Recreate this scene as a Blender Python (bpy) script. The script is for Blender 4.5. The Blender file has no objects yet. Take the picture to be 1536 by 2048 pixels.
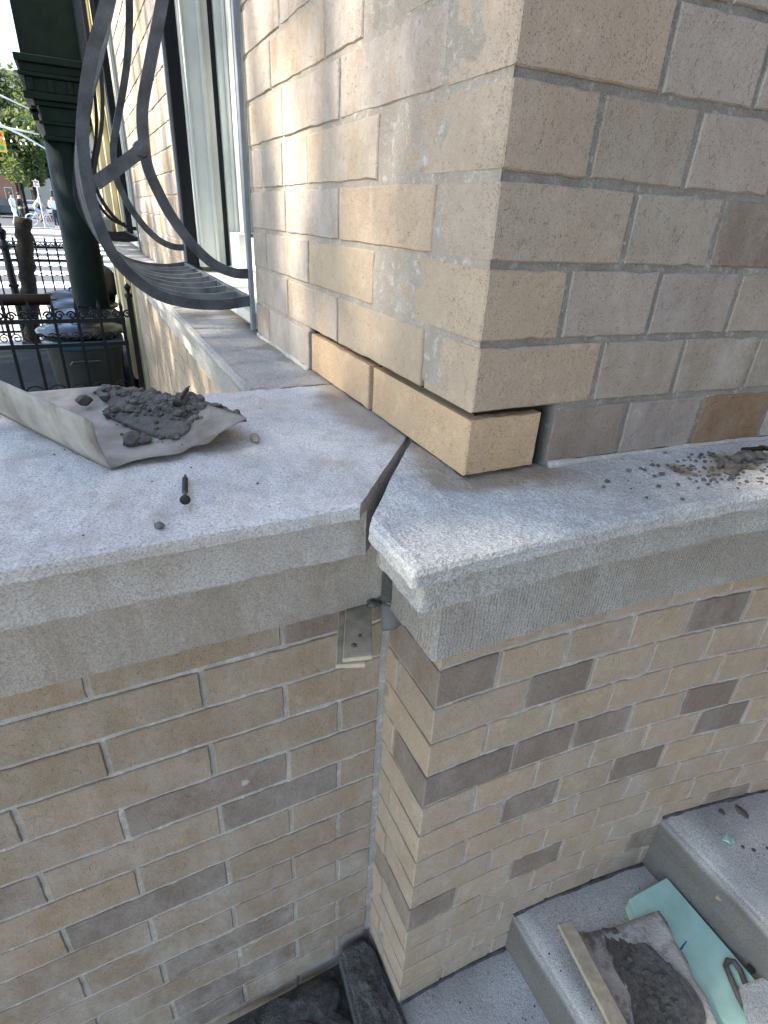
import bpy, bmesh, math, random
import numpy as np
from mathutils import Vector, Matrix
random.seed(7); rng = np.random.default_rng(11)
S = 0.065                      # one brick course (brick + bed joint) in metres; layout below is in courses
sc = bpy.context.scene
# ------------------------------------------------------------------ camera
YAW, PIT, ROL, FPX = math.radians(62.498), math.radians(27.583), 0.05353, 1120.68
ROL = math.radians(3.067)
CAM = np.array([-4.668, -6.409, 3.465])
d_ = np.array([math.cos(YAW)*math.cos(PIT), math.sin(YAW)*math.cos(PIT), -math.sin(PIT)])
r_ = np.array([math.sin(YAW), -math.cos(YAW), 0.0]); u_ = np.cross(r_, d_)
R_ = math.cos(ROL)*r_ + math.sin(ROL)*u_; U_ = -math.sin(ROL)*r_ + math.cos(ROL)*u_
cam = bpy.data.cameras.new('camera'); camo = bpy.data.objects.new('camera', cam); sc.collection.objects.link(camo)
M = Matrix(((R_[0], U_[0], -d_[0], CAM[0]*S), (R_[1], U_[1], -d_[1], CAM[1]*S), (R_[2], U_[2], -d_[2], CAM[2]*S), (0, 0, 0, 1)))
camo.matrix_world = M
cam.sensor_fit = 'HORIZONTAL'; cam.sensor_width = 36.0; cam.lens = 36.0*FPX/1536.0
cam.clip_start = 0.02; cam.clip_end = 2000
sc.camera = camo
# ------------------------------------------------------------------ sky, sun, exposure
SUN = Vector((-0.74, 0.10, 0.66)).normalized()      # direction towards the sun
w = bpy.data.worlds.new('World'); sc.world = w; w.use_nodes = True
nt = w.node_tree; nt.nodes.clear()
sky = nt.nodes.new('ShaderNodeTexSky'); sky.sky_type = 'NISHITA'; sky.sun_disc = False
sky.sun_elevation = math.asin(SUN.z); sky.sun_rotation = math.atan2(SUN.x, SUN.y)
sky.air_density = 1.0; sky.dust_density = 0.6; sky.ozone_density = 1.5
bg = nt.nodes.new('ShaderNodeBackground'); bg.inputs['Strength'].default_value = 0.15
wo = nt.nodes.new('ShaderNodeOutputWorld')
nt.links.new(sky.outputs[0], bg.inputs[0]); nt.links.new(bg.outputs[0], wo.inputs[0])
sl = bpy.data.lights.new('sun', 'SUN'); sl.energy = 4.5; sl.angle = math.radians(0.8); sl.color = (1.0, 0.93, 0.80)
so = bpy.data.objects.new('sun', sl); sc.collection.objects.link(so)
so.rotation_euler = SUN.to_track_quat('Z', 'Y').to_euler(); so.location = (-3, 4, 6)
sc.view_settings.view_transform = 'Standard'; sc.view_settings.look = 'None'
sc.view_settings.gamma = 1.0; sc.view_settings.use_curve_mapping = False
sc.view_settings.exposure = 2.15
sc.cycles.use_denoising = True
sc.cycles.max_bounces = 8; sc.cycles.diffuse_bounces = 4
# ------------------------------------------------------------------ helpers
C = sc.collection
def col(o): C.objects.link(o); return o
def tag(o, label=None, cat=None, group=None, kind=None):
    if label: o['label'] = label
    if cat: o['category'] = cat
    if group: o['group'] = group
    if kind: o['kind'] = kind
    return o
def empty(name, loc=(0, 0, 0), label=None, cat=None, group=None, rz=0.0):
    o = bpy.data.objects.new(name, None); o.empty_display_size = 0.05
    o.location = Vector(loc)*S; o.rotation_euler = (0, 0, rz); col(o)
    return tag(o, label, cat, group)
def link_mesh(name, me, mat=None, parent=None, loc=(0, 0, 0), rz=0.0):
    o = bpy.data.objects.new(name, me)
    if mat is not None and len(me.materials) == 0: me.materials.append(mat)
    o.location = Vector(loc)*S; o.rotation_euler = (0, 0, rz)
    if parent is not None: o.parent = parent
    return col(o)
def mesh(name, V, F, smooth=False, scale=S):
    me = bpy.data.meshes.new(name)
    me.from_pydata([tuple(v) for v in (np.asarray(V, float)*scale)], [], F)
    if smooth: me.polygons.foreach_set('use_smooth', [True]*len(me.polygons))
    me.update(); return me
def grid_mesh(name, P, smooth=True, extra=None):
    """P: (n,m,3) array of points in courses -> quad grid mesh; extra: dict name->(n,m) float attribute"""
    n, m = P.shape[:2]
    me = bpy.data.meshes.new(name)
    v = (P.reshape(-1, 3)*S).astype(np.float32)
    i = np.arange((n-1)*m).reshape(n-1, m)[:, :-1].ravel()
    q = np.stack([i, i+m, i+m+1, i+1], 1).astype(np.int32)
    me.vertices.add(len(v)); me.vertices.foreach_set('co', v.ravel())
    me.loops.add(q.size); me.loops.foreach_set('vertex_index', q.ravel())
    me.polygons.add(len(q)); me.polygons.foreach_set('loop_start', np.arange(0, q.size, 4, dtype=np.int32))
    me.polygons.foreach_set('use_smooth', np.full(len(q), smooth))
    me.update(calc_edges=True)
    if extra:
        for k, a in extra.items():
            at = me.attributes.new(k, 'FLOAT', 'POINT'); at.data.foreach_set('value', a.ravel().astype(np.float32))
    return me
def _h(ix, iy, iz, s):
    n = (ix*374761393 + iy*668265263 + iz*2147483647 + s*144269504) & 0xffffffff
    n = ((n ^ (n >> 13))*1274126177) & 0xffffffff
    n = ((n ^ (n >> 16))*2246822519) & 0xffffffff
    return ((n ^ (n >> 15)) & 0xffffff)/float(0xffffff)
def vnoise(p, scale, seed=0):
    q = np.asarray(p, float)*scale; f = np.floor(q); t = q-f; t = t*t*(3-2*t); f = f.astype(np.int64)
    o = 0
    for a in (0, 1):
        for b in (0, 1):
            for c in (0, 1):
                wgt = (t[..., 0] if a else 1-t[..., 0])*(t[..., 1] if b else 1-t[..., 1])*(t[..., 2] if c else 1-t[..., 2])
                o = o+wgt*_h(f[..., 0]+a, f[..., 1]+b, f[..., 2]+c, seed)
    return o*2-1
def fbm(p, scale, seed=0, oct=3):
    o = 0; a = 1; t = 0
    for k in range(oct): o = o+a*vnoise(p, scale*2**k, seed+k); t += a; a *= .5
    return o/t
class MB:
    def __init__(s): s.v = []; s.f = []
    def add(s, V, F):
        b = len(s.v); s.v += [tuple(map(float, p)) for p in V]; s.f += [[b+i for i in f] for f in F]; return s
    def box(s, x0, x1, y0, y1, z0, z1):
        V = [(x, y, z) for x in (x0, x1) for y in (y0, y1) for z in (z0, z1)]
        return s.add(V, [(0, 1, 3, 2), (4, 6, 7, 5), (0, 4, 5, 1), (2, 3, 7, 6), (0, 2, 6, 4), (1, 5, 7, 3)])
    def tube(s, pts, r, n=8, cap=True, flat=None, up=None):
        """tube along pts; r number or list; flat=(w,t) gives a flat bar with width axis 'up'"""
        pts = [Vector(p) for p in pts]; k = len(pts); rs = r if hasattr(r, '__len__') else [r]*k
        V = []; prev = None
        for i, p in enumerate(pts):
            t = (pts[min(i+1, k-1)]-pts[max(i-1, 0)]).normalized()
            if flat: a = Vector(up) - Vector(up).dot(t)*t
            else:
                a = prev if prev is not None else (Vector((0, 0, 1)) if abs(t.z) < .9 else Vector((1, 0, 0)))
                a = a-a.dot(t)*t
            a.normalize(); b = t.cross(a); prev = a
            if flat:
                for (sa, sb) in ((1, 1), (1, -1), (-1, -1), (-1, 1)): V.append(p+a*sa*flat[0]/2+b*sb*flat[1]/2)
            else:
                for j in range(n):
                    an = 2*math.pi*j/n; V.append(p+(a*math.cos(an)+b*math.sin(an))*rs[i])
        m = 4 if flat else n; F = []
        for i in range(k-1):
            for j in range(m):
                j2 = (j+1) % m; F.append((i*m+j, i*m+j2, (i+1)*m+j2, (i+1)*m+j))
        if cap: F.append(tuple(range(m))[::-1]); F.append(tuple((k-1)*m+j for j in range(m)))
        return s.add(V, F)
    def lathe(s, prof, c=(0, 0, 0), n=24):
        V = []; k = len(prof)
        for (r, z) in prof:
            for j in range(n):
                a = 2*math.pi*j/n; V.append((c[0]+r*math.cos(a), c[1]+r*math.sin(a), c[2]+z))
        F = [(i*n+j, i*n+(j+1) % n, (i+1)*n+(j+1) % n, (i+1)*n+j) for i in range(k-1) for j in range(n)]
        if prof[0][0] > 1e-4: F.append(tuple(range(n))[::-1])
        if prof[-1][0] > 1e-4: F.append(tuple((k-1)*n+j for j in range(n)))
        return s.add(V, F)
    def prism(s, poly, z0, z1):
        n = len(poly); V = [(x, y, z0) for x, y in poly]+[(x, y, z1) for x, y in poly]
        return s.add(V, [tuple(range(n))[::-1], tuple(range(n, 2*n))]+[(i, (i+1) % n, n+(i+1) % n, n+i) for i in range(n)])
    def blob(s, c, r, sq=(1, 1, 1), seed=0, sub=1, amp=.35):
        bm = bmesh.new(); bmesh.ops.create_icosphere(bm, subdivisions=sub, radius=1.0)
        P = np.array([v.co[:] for v in bm.verts]); F = [[v.index for v in f.verts] for f in bm.faces]; bm.free()
        k = 1+amp*fbm(P+seed*7.13, 1.6, seed, 2); P = P*k[:, None]*r*np.array(sq)+np.array(c); return s.add(P, F)
    def build(s, name, mat, parent=None, smooth=False, loc=(0, 0, 0), rz=0.0, bevel=0.0, seg=1):
        me = mesh(name, s.v, s.f, smooth)
        if bevel:
            bm = bmesh.new(); bm.from_mesh(me)
            es = [e for e in bm.edges if len(e.link_faces) == 2 and e.calc_face_angle(0) > .6]
            bmesh.ops.bevel(bm, geom=es, offset=bevel*S, segments=seg, affect='EDGES', clamp_overlap=True); bm.to_mesh(me); bm.free()
        return link_mesh(name, me, mat, parent, loc, rz)
# ------------------------------------------------------------------ materials
def nodes(name):
    m = bpy.data.materials.new(name); m.use_nodes = True; n = m.node_tree; b = n.nodes['Principled BSDF']; return m, n, b
class N:
    def __init__(s, nt): s.t = nt
    def new(s, ty, **k):
        n = s.t.nodes.new(ty)
        for a, v in k.items(): setattr(n, a, v)
        return n
    def ln(s, a, b): s.t.links.new(a, b)
    def val(s, sock, v):
        if hasattr(v, 'node'): s.ln(v, sock)
        else: sock.default_value = v
    def noise(s, vec, scale, detail=3, rough=.55, out='Fac'):
        n = s.new('ShaderNodeTexNoise'); n.inputs['Scale'].default_value = scale; n.inputs['Detail'].default_value = detail
        n.inputs['Roughness'].default_value = rough; s.ln(vec, n.inputs['Vector']); return n.outputs[out]
    def ramp(s, fac, a, b, lo=0.0, hi=1.0):
        n = s.new('ShaderNodeMapRange'); n.clamp = True
        n.inputs[1].default_value = a; n.inputs[2].default_value = b; n.inputs[3].default_value = lo; n.inputs[4].default_value = hi
        s.ln(fac, n.inputs[0]); return n.outputs[0]
    def math(s, op, a, b=0.0):
        n = s.new('ShaderNodeMath', operation=op); s.val(n.inputs[0], a); s.val(n.inputs[1], b); return n.outputs[0]
    def mix(s, fac, a, b, mode='MIX'):
        n = s.new('ShaderNodeMix', data_type='RGBA', blend_type=mode); s.val(n.inputs[0], fac)
        for i, v in ((6, a), (7, b)):
            if hasattr(v, 'node'): s.ln(v, n.inputs[i])
            else: n.inputs[i].default_value = tuple(v)+((1,) if len(v) == 3 else ())
        return n.outputs[2]
    def bump(s, h, strength, dist, base=None):
        n = s.new('ShaderNodeBump'); n.inputs['Strength'].default_value = strength; n.inputs['Distance'].default_value = dist
        s.ln(h, n.inputs['Height'])
        if base is not None: s.ln(base, n.inputs['Normal'])
        return n.outputs[0]
    def pos(s, scale=(1, 1, 1)):
        g = s.new('ShaderNodeNewGeometry')
        if scale == (1, 1, 1): return g.outputs['Position']
        m = s.new('ShaderNodeMapping'); m.inputs['Scale'].default_value = scale; s.ln(g.outputs['Position'], m.inputs['Vector']); return m.outputs[0]
    def attr(s, name):
        a = s.new('ShaderNodeAttribute'); a.attribute_name = name; return a.outputs['Fac']
def brick_material(name='brick', speck=1.0):
    m, t, b = nodes(name); n = N(t); p = n.pos()
    oi = n.new('ShaderNodeObjectInfo'); base = oi.outputs['Color']; age = oi.outputs['Alpha']
    # shift the texture from brick to brick so that the grain does not run through the joints
    off = n.new('ShaderNodeVectorMath', operation='ADD'); n.ln(p, off.inputs[0])
    sc3 = n.new('ShaderNodeVectorMath', operation='SCALE'); sc3.inputs[0].default_value = (3.1, 5.7, 2.3); n.ln(oi.outputs['Random'], sc3.inputs['Scale']); n.ln(sc3.outputs[0], off.inputs[1])
    q = off.outputs[0]
    big = n.noise(q, 16, 4, .6); c = n.mix(n.ramp(big, .3, .7), base, n.mix(1.0, base, (.86, .84, .84), 'MULTIPLY'))
    med = n.noise(q, 90, 3, .65); c = n.mix(n.ramp(med, .38, .7, 0, .35), c, n.mix(1.0, base, (1.18, 1.15, 1.1), 'MULTIPLY'))
    gr = n.noise(q, 900, 2, .7); c = n.mix(n.ramp(gr, .30, .72, .75*speck, 0), c, n.mix(1.0, base, (.62, .58, .55), 'MULTIPLY'))
    vo = n.new('ShaderNodeTexVoronoi'); vo.inputs['Scale'].default_value = 560; n.ln(q, vo.inputs['Vector'])
    sep = n.new('ShaderNodeSeparateColor'); n.ln(vo.outputs['Color'], sep.inputs[0])
    gate = n.math('GREATER_THAN', sep.outputs[0], .74); dot = n.ramp(vo.outputs['Distance'], .20, .45, .7, 0)
    c = n.mix(n.math('MULTIPLY', n.math('MULTIPLY', gate, dot), speck), c, (.075, .06, .05))
    soil = n.noise(n.pos((1, 1, .6)), 7, 5, .65); c = n.mix(n.ramp(soil, .42, .72, 0, .42), c, n.mix(1.0, base, (.70, .66, .62), 'MULTIPLY'))
    pale = n.noise(q, 33, 4, .7); c = n.mix(n.ramp(pale, .55, .75, 0, .45), c, n.mix(1.0, base, (1.22, 1.2, 1.2), 'MULTIPLY'))
    # lime bloom and mortar smears on old bricks (alpha of the object colour says how much)
    sm = n.noise(n.pos((1, 1, .55)), 19, 5, .68); sm2 = n.noise(p, 150, 3, .7)
    lim = n.math('MULTIPLY', n.ramp(n.math('ADD', sm, n.math('MULTIPLY', sm2, .35)), .54, .90), age)
    c = n.mix(n.math('MULTIPLY', lim, .75), c, (.52, .475, .425))
    fl = n.noise(p, 42, 6, .8); spot = n.ramp(fl, .70, .76, 0, 1); c = n.mix(n.math('MULTIPLY', n.math('MULTIPLY', spot, age), .8), c, (.62, .59, .54))
    n.ln(c, b.inputs['Base Color']); b.inputs['Roughness'].default_value = .93; b.inputs['Specular IOR Level'].default_value = .25
    h = n.math('ADD', n.math('MULTIPLY', gr, .6), n.math('MULTIPLY', n.noise(q, 260, 3, .7), 1.0))
    pit = n.ramp(n.noise(q, 120, 3, .75), .28, .40); h = n.math('ADD', h, n.math('MULTIPLY', pit, 1.2)); bn = n.bump(h, .75, .0014); bn = n.bump(n.noise(p, 38, 3), .4, .004, bn); n.ln(bn, b.inputs['Normal'])
    return m
def mortar_material(name, a, bcol, white=.3):
    m, t, b = nodes(name); n = N(t); p = n.pos()
    c = n.mix(n.ramp(n.noise(p, 30, 5, .65), .35, .65), a, bcol)
    c = n.mix(n.ramp(n.noise(p, 700, 2, .7), .35, .65, .55, 0), c, tuple(x*.5 for x in a))
    c = n.mix(n.ramp(n.noise(p, 75, 4, .75), .55, .66, 0, white), c, (.66, .63, .58))
    c = n.mix(n.attr('stain_and_tone'), c, (.022, .019, .014))
    n.ln(c, b.inputs['Base Color']); b.inputs['Roughness'].default_value = .96; b.inputs['Specular IOR Level'].default_value = .2
    n.ln(n.bump(n.noise(p, 420, 4, .75), .8, .0025), b.inputs['Normal']); return m
def stone_material(name, base, dark, stain_and_tone, rough=.0012, pit=0.0, lichen=0.0, streak=0.4, ribs=False, wet=(.45, .33, .20)):
    m, t, b = nodes(name); n = N(t); p = n.pos()
    c = n.mix(n.ramp(n.noise(p, 9, 5, .62), .3, .72), base, dark)
    c = n.mix(n.ramp(n.noise(n.pos((22, 22, 2.0)), 1.0, 4, .6), .50, .78, 0, streak), c, stain_and_tone)
    c = n.mix(n.ramp(n.noise(p, 60, 4, .7), .55, .75, 0, .4), c, tuple(min(1, x*1.22) for x in base))
    c = n.mix(n.ramp(n.noise(p, 470, 3, .8), .34, .58, .95, 0), c, tuple(x*.5 for x in dark))
    if lichen: c = n.mix(n.ramp(n.noise(n.pos((1, 1, 1)), 220, 4, .8), .56, .66, 0, lichen), c, tuple(x*.32 for x in dark))
    st = n.attr('stain_and_tone'); c = n.mix(st, c, (dark[0]*wet[0], dark[1]*wet[1], dark[2]*wet[2]))
    n.ln(c, b.inputs['Base Color']); b.inputs['Specular IOR Level'].default_value = .25
    n.ln(n.ramp(st, 0, 1, .94, .6), b.inputs['Roughness'])
    h = n.math('ADD', n.noise(p, 430, 4, .8), n.math('MULTIPLY', n.noise(p, 130, 4, .7), pit*2+.4))
    bn = n.bump(h, 1.0, rough)
    if ribs:   # tooled face: fine vertical combing
        sx = n.new('ShaderNodeSeparateXYZ'); n.ln(p, sx.inputs[0])
        wv = n.math('SINE', n.math('ADD', n.math('MULTIPLY', n.noise(p, 55, 3), 9.0), n.math('MULTIPLY', n.math('ADD', sx.outputs[0], n.math('MULTIPLY', sx.outputs[1], -.7)), 1350.0)))
        msk = n.math('MULTIPLY', n.attr('rib'), n.ramp(n.noise(p, 28, 4, .7), .35, .62, .1, 1.0))
        bn = n.bump(n.math('MULTIPLY', wv, msk), .5, .0009, bn)
    n.ln(bn, b.inputs['Normal']); return m
def simple(name, c, rough=.8, metal=0.0, var=.15, scale=30, bump=0.0, bscale=200, spec=.4, c2=None):
    m, t, b = nodes(name); n = N(t); p = n.pos()
    cc = n.mix(n.ramp(n.noise(p, scale, 4, .6), .3, .7), c, c2 if c2 else tuple(x*(1-var*2) for x in c))
    n.ln(cc, b.inputs['Base Color']); b.inputs['Roughness'].default_value = rough; b.inputs['Metallic'].default_value = metal
    b.inputs['Specular IOR Level'].default_value = spec
    if bump: n.ln(n.bump(n.noise(p, bscale, 4, .7), .7, bump), b.inputs['Normal'])
    return m
MAT = {}
MAT['brick'] = brick_material()
MAT['mortar_grey'] = mortar_material('mortar_grey', (.245, .222, .19), (.32, .292, .252), .35)
MAT['mortar_pale'] = mortar_material('mortar_pale', (.36, .30, .235), (.44, .38, .31), .4)
MAT['mortar_white'] = mortar_material('mortar_white', (.45, .405, .345), (.585, .535, .47), .65)
MAT['stone_new'] = stone_material('stone_new', (.66, .64, .615), (.575, .545, .51), (.33, .265, .20), .0014, .3, 0, .75)
MAT['stone_old'] = stone_material('stone_old', (.74, .72, .68), (.62, .60, .56), (.36, .32, .26), .0028, 1.0, .22, .35, ribs=True)
MAT['stone_sill'] = stone_material('stone_sill', (.50, .47, .43), (.40, .37, .33), (.34, .29, .23), .0018, .7, .12, .3)
MAT['step'] = stone_material('step_stone', (.66, .63, .59), (.53, .505, .47), (.38, .355, .32), .0020, .8, .25, .25, wet=(.15, .135, .11))  # last tint only sets how dark the masked parts turn
MAT['iron'] = simple('iron', (.006, .0063, .0075), .5, 0.0, .2, 60, .0006, 300, .25)
MAT['iron_dusty'] = simple('iron_dusty', (.014, .0155, .02), .42, 0.0, .25, 24, .0010, 350, .45, c2=(.075, .079, .085))
MAT['slat'] = simple('dusty_slat', (.05, .053, .058), .45, 0, .2, 24, .001, 300, .5, c2=(.17, .175, .175))
MAT['post_grey'] = simple('post_grey', (.20, .21, .225), .55, 0, .15, 30)
MAT['white_paint'] = simple('white_paint', (.62, .625, .57), .5, 0, .06, 12, .0004, 120)
MAT['dark'] = simple('dark_void', (.012, .012, .013), .7)
MAT['wet_mortar'] = simple('wet_mortar', (.14, .128, .108), .85, 0, .25, 120, .003, 260, .3)
MAT['dry_mortar'] = simple('dry_mortar', (.17, .165, .15), .95, 0, .2, 150, .002, 300, .2)
MAT['black_dirt'] = simple('black_dirt', (.045, .043, .04), .9, 0, .3, 70, .008, 160, .3, c2=(.13, .122, .108))
MAT['sheet_metal'] = simple('sheet_metal', (.36, .33, .285), .75, .1, .2, 20, .0015, 300, .4, c2=(.15, .125, .10))
MAT['wood'] = simple('pale_wood', (.46, .38, .27), .85, 0, .18, 60, .0008, 250, .2)
MAT['foam'] = simple('mint_foam', (.42, .63, .52), .85, 0, .08, 30, .0008, 150, .3)
MAT['steel_dark'] = simple('dark_steel', (.045, .043, .042), .38, .8, .2, 200, 0, 200, .5)
MAT['green_iron'] = simple('green_paint', (.003, .011, .0095), .6, 0, .25, 8, .002, 30, .12)
MAT['glass'] = simple('window_glass', (.03, .035, .035), .06, 0, .1, 3, 0, 100, .6)

# ------------------------------------------------------------------ wall geometry
C2 = -0.0093
GZ = -18.2                                  # pavement level
def curve(x): return C2*np.maximum(x, 0)**2
TAN = [(.385, .295, .200), (.37, .287, .198), (.395, .30, .202), (.36, .282, .198)]
DRK = [(.275, .215, .165), (.255, .203, .16), (.285, .222, .17)]
MAUVE = [(.355, .302, .258), (.335, .288, .248), (.37, .312, .26)]
LTAN = [(.495, .385, .268), (.48, .378, .268), (.505, .39, .268), (.465, .37, .264)]
RTAN_SHADED = [(.335, .285, .225), (.32, .275, .22), (.35, .293, .228)]  # same tan brick greyed for the right face, its shade put into the colour
NEW = [(.60, .42, .26), (.585, .41, .255)]
def brick_mesh(L, H, D, seed, wob=.010, bev=.02, nx=9, nz=4):
    r = random.Random(seed)
    def side(a, b, n): return [(a[0]+(b[0]-a[0])*i/n, a[1]+(b[1]-a[1])*i/n) for i in range(n)]
    hx, hz = L/2, H/2
    out = side((-hx, -hz), (hx, -hz), nx)+side((hx, -hz), (hx, hz), nz)+side((hx, hz), (-hx, hz), nx)+side((-hx, hz), (-hx, -hz), nz)
    chip = [(.965 if r.random() < .10 else 1.0) for _ in out]
    out = [((x+r.uniform(-wob, wob)), (z+r.uniform(-wob, wob))*c_) for (x, z), c_ in zip(out, chip)]; n = len(out)
    tilt = r.uniform(-.006, .006)
    V = [((x*(1-bev/hx)), tilt*x, z*(1-bev/hz)) for x, z in out]+[(x, bev*1.1+tilt*x, z) for x, z in out]+[(x, D, z) for x, z in out]
    F = [tuple(range(n))]
    for k in (0, n):
        F += [(k+(i+1) % n, k+i, k+n+i, k+n+(i+1) % n) for i in range(n)]
    F.append(tuple(2*n+i for i in range(n))[::-1])
    return mesh('brick', V, F)
_bm_cache = {}
def shared_brick(L, H, D, variant):
    k = (round(L, 2), round(H, 2), round(D, 2), variant)
    if k not in _bm_cache: _bm_cache[k] = brick_mesh(L, H, D, hash(k) & 0xffff)
    return _bm_cache[k]
def jit(c, a=.04):
    k = 1+random.uniform(-a, a); return tuple(x*k*(1+random.uniform(-.01, .01)) for x in c)
def put_brick(parent, x, y, z, L, H, D, rz, c, age, label=None):
    o = link_mesh('brick', shared_brick(L, H, D, random.randrange(5)), MAT['brick'], parent, (x, y, z), rz)
    o.color = (*c, age)
    if label: o['label'] = label
    return o
J = .098; HB = 1-J
def rwall_brick(parent, x0, x1, zc, c, age, D=1.2, off=0.0, H=HB):
    xm = (x0+x1)/2; a = math.atan(2*C2*max(xm, 0))
    return put_brick(parent, xm, float(curve(xm))+off+random.uniform(-.008, .008), zc, x1-x0-J, H, D, a, c, age)
def lwall_brick(parent, y0, y1, zc, c, age, D=1.2, X=0.0, H=HB):
    return put_brick(parent, X+random.uniform(-.012, .012), (y0+y1)/2, zc, y1-y0-J, H, D, -math.pi/2, c, age)
def corner_brick(parent, rx, ly, zc, c, age, seed, H=HB, sh=.0, label=None):
    L = rx-J/2; D = ly-J/2
    me = brick_mesh(L, H, D, 900+seed, wob=.007, bev=.022)
    o = link_mesh('brick', me, MAT['brick'], parent, (L/2+sh, C2*L*L/2, zc), math.atan(C2*L)); o.color = (*c, age)
    if label: o['label'] = label
    return o
def joints(first, step, end):
    out = [0.0]; x = first
    while x < end: out.append(x); x += step
    out.append(end); return out
def smooth01(x, a, b): t = np.clip((x-a)/(b-a), 0, 1); return t*t*(3-2*t)
def mortar_sheet(name, a0, a1, z0, z1, fn, mat, parent, res=.05, depth=.042, amp=.034, seed=3, deep=None):
    na = int((a1-a0)/res)+2; nz = int((z1-z0)/res)+2
    A, Zz = np.meshgrid(np.linspace(a0, a1, na), np.linspace(z0, z1, nz), indexing='ij')
    q = np.stack([A, Zz, 0*A+seed], -1)
    d = depth+amp*fbm(q, 3.5, seed, 3)+.018*fbm(q, .5, seed+9, 2)
    d = d-.035*smooth01(fbm(q, .9, seed+21, 3), .35, .6)          # places where the joint is flush or smeared
    d = np.maximum(d, .012)
    dp = deep(A, Zz) if deep is not None else d*0
    d = d+dp; P = fn(A, Zz, d)
    me = grid_mesh(name, P, True, {'stain_and_tone': np.clip(dp*6, 0, 1)}); o = link_mesh(name, me, mat, parent); return o

# ------------------------------------------------------------------ ground and street surfaces
def sheet(name, x0, x1, y0, y1, z, mat, kind='structure', parent=None):
    b = MB(); b.add([(x0, y0, z), (x1, y0, z), (x1, y1, z), (x0, y1, z)], [(0, 1, 2, 3)]); o = b.build(name, mat, parent)
    if kind: o['kind'] = kind
    return o
MAT['asphalt'] = simple('asphalt', (.075, .075, .078), .9, 0, .15, 2.5, .003, 90, .3)
MAT['concrete'] = simple('concrete', (.46, .43, .385), .9, 0, .10, 1.7, .002, 60, .3)
MAT['paving'] = simple('dark_paving', (.022, .021, .019), .9, 0, .3, 3, .004, 40, .3)
MAT['road_paint'] = simple('road_paint', (.72, .72, .70), .7, 0, .08, 3, 0, 60, .3)
sheet('ground', -6000, 6000, -6000, 9000, GZ-.30, MAT['asphalt'])
sw = MB(); sw.box(-118, 40, -220, 170, GZ-.29, GZ); sw.build('sidewalk', MAT['concrete'])['kind'] = 'structure'
road = sheet('road', -1500, 300, 171, 760, GZ-.23, MAT['asphalt'])
sheet('areaway_paving', -45, 0, 6, 106, GZ+.05, MAT['paving'])
for k in range(9):
    yy = 188+k*34
    sheet('crosswalk_stripe', -110, 10, yy, yy+15, GZ-.16, MAT['road_paint'], None, road)
sheet('lane_line', -500, 10, 640, 646, GZ-.16, MAT['road_paint'], None, road)
fs = MB(); fs.box(-700, 300, 520, 600, GZ-.22, GZ-.1); fs.build('pavement', MAT['concrete'])['kind'] = 'structure'

# ------------------------------------------------------------------ upper corner pier
pier = empty('corner_pier', (0, 0, 0), 'buff brick building corner rising from the stone copings, window at its far end', 'brick wall')
TOP = 15
RJ = {0: joints(2.27, 1.72, 16), 1: joints(1.38, 1.72, 16)}        # header bond on the curved face
dark_r = {(3, 2), (0, 1)}; rust_r = {(1, 4), (0, 3)}
for k in range(0, TOP):
    par = 0 if k % 2 == 1 else 1           # odd courses start with the long corner return on the right face
    xs = RJ[par] if k else joints(1.38, 1.72, 16)
    ly = 1.48 if par == 0 else 3.40
    zc = k+.5
    if k == 0:
        corner_brick(pier, 1.36, 3.43, .49, jit(NEW[0], .02), 0.0, 1, H=.87, label='clean new buff corner brick bedded in open dark joints')
    else:
        cc = random.choice(TAN) if random.random() < .75 else random.choice(MAUVE)
        if k < 9: cc = (.425, .338, .248) if k % 3 else (.405, .33, .255)
        if k in (1, 2): cc = (.44, .345, .245)
        corner_brick(pier, xs[1], ly, zc, jit(cc, .03), .12 if k < 4 else .2, 10+k)
    for i in range(1, len(xs)-1):
        x0, x1 = xs[i], xs[i+1]
        if k == 0 and i == 1: x0 = 1.54
        age = min(.75, .12+.10*x0*random.uniform(.4, 1.2))
        cc = random.choice(RTAN_SHADED if random.random() < .55 else MAUVE)
        if (k, i) in dark_r or (k == 0 and i < 3): cc = random.choice(DRK) if (k, i) != (0, 2) else MAUVE[1]
        elif random.random() < .07 and k > 5: cc = random.choice(DRK)
        if (k, i) in rust_r: cc = (.25, .155, .085)
        rwall_brick(pier, x0, x1, zc, jit(cc), age)
    ys = {0: [1.48, 5.16, 8.65, 11.95], 1: [3.43, 6.97, 10.5, 11.95]}[par]
    if k == 0: ys = [3.43, 6.99, 10.52, 11.95]
    if k == 4: ys = [3.43, 6.97, 8.8, 10.5, 11.95]
    if k == 6: ys = [4.18, 5.92, 9.47, 11.95]
    for i in range(len(ys)-1):
        if k == 0 and i == 0:
            o = lwall_brick(pier, 3.47, 6.93, .49, jit(NEW[1], .02), 0.0, H=.87); o['label'] = 'clean new buff brick set beside the corner brick, joints still open'; continue
        far = ys[i] > 4.8 or (k == 4 and i == 0) or k >= 5
        cc = random.choice([(.40, .328, .262), (.38, .315, .255)] if (far and random.random() < .75) else [(.435, .338, .238)])
        if not far: cc = (.47, .36, .25)
        lwall_brick(pier, ys[i], ys[i+1], zc, jit(cc), .65 if far else .2)
def deepR(A, Zz): return .17*smooth01(-A, -1.62, -1.5)*smooth01(-Zz, -1.14, -1.07)
def deepL(A, Zz): return .22*smooth01(-A, -7.1, -6.98)*smooth01(-Zz, -1.14, -1.07)
mortar_sheet('mortar', .0, 16, -.12, TOP, lambda A, Zz, d: np.stack([np.maximum(A, d), curve(A)+d, Zz], -1), MAT['mortar_grey'], pier, deep=deepR, seed=3, depth=.034, amp=.028)
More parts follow.
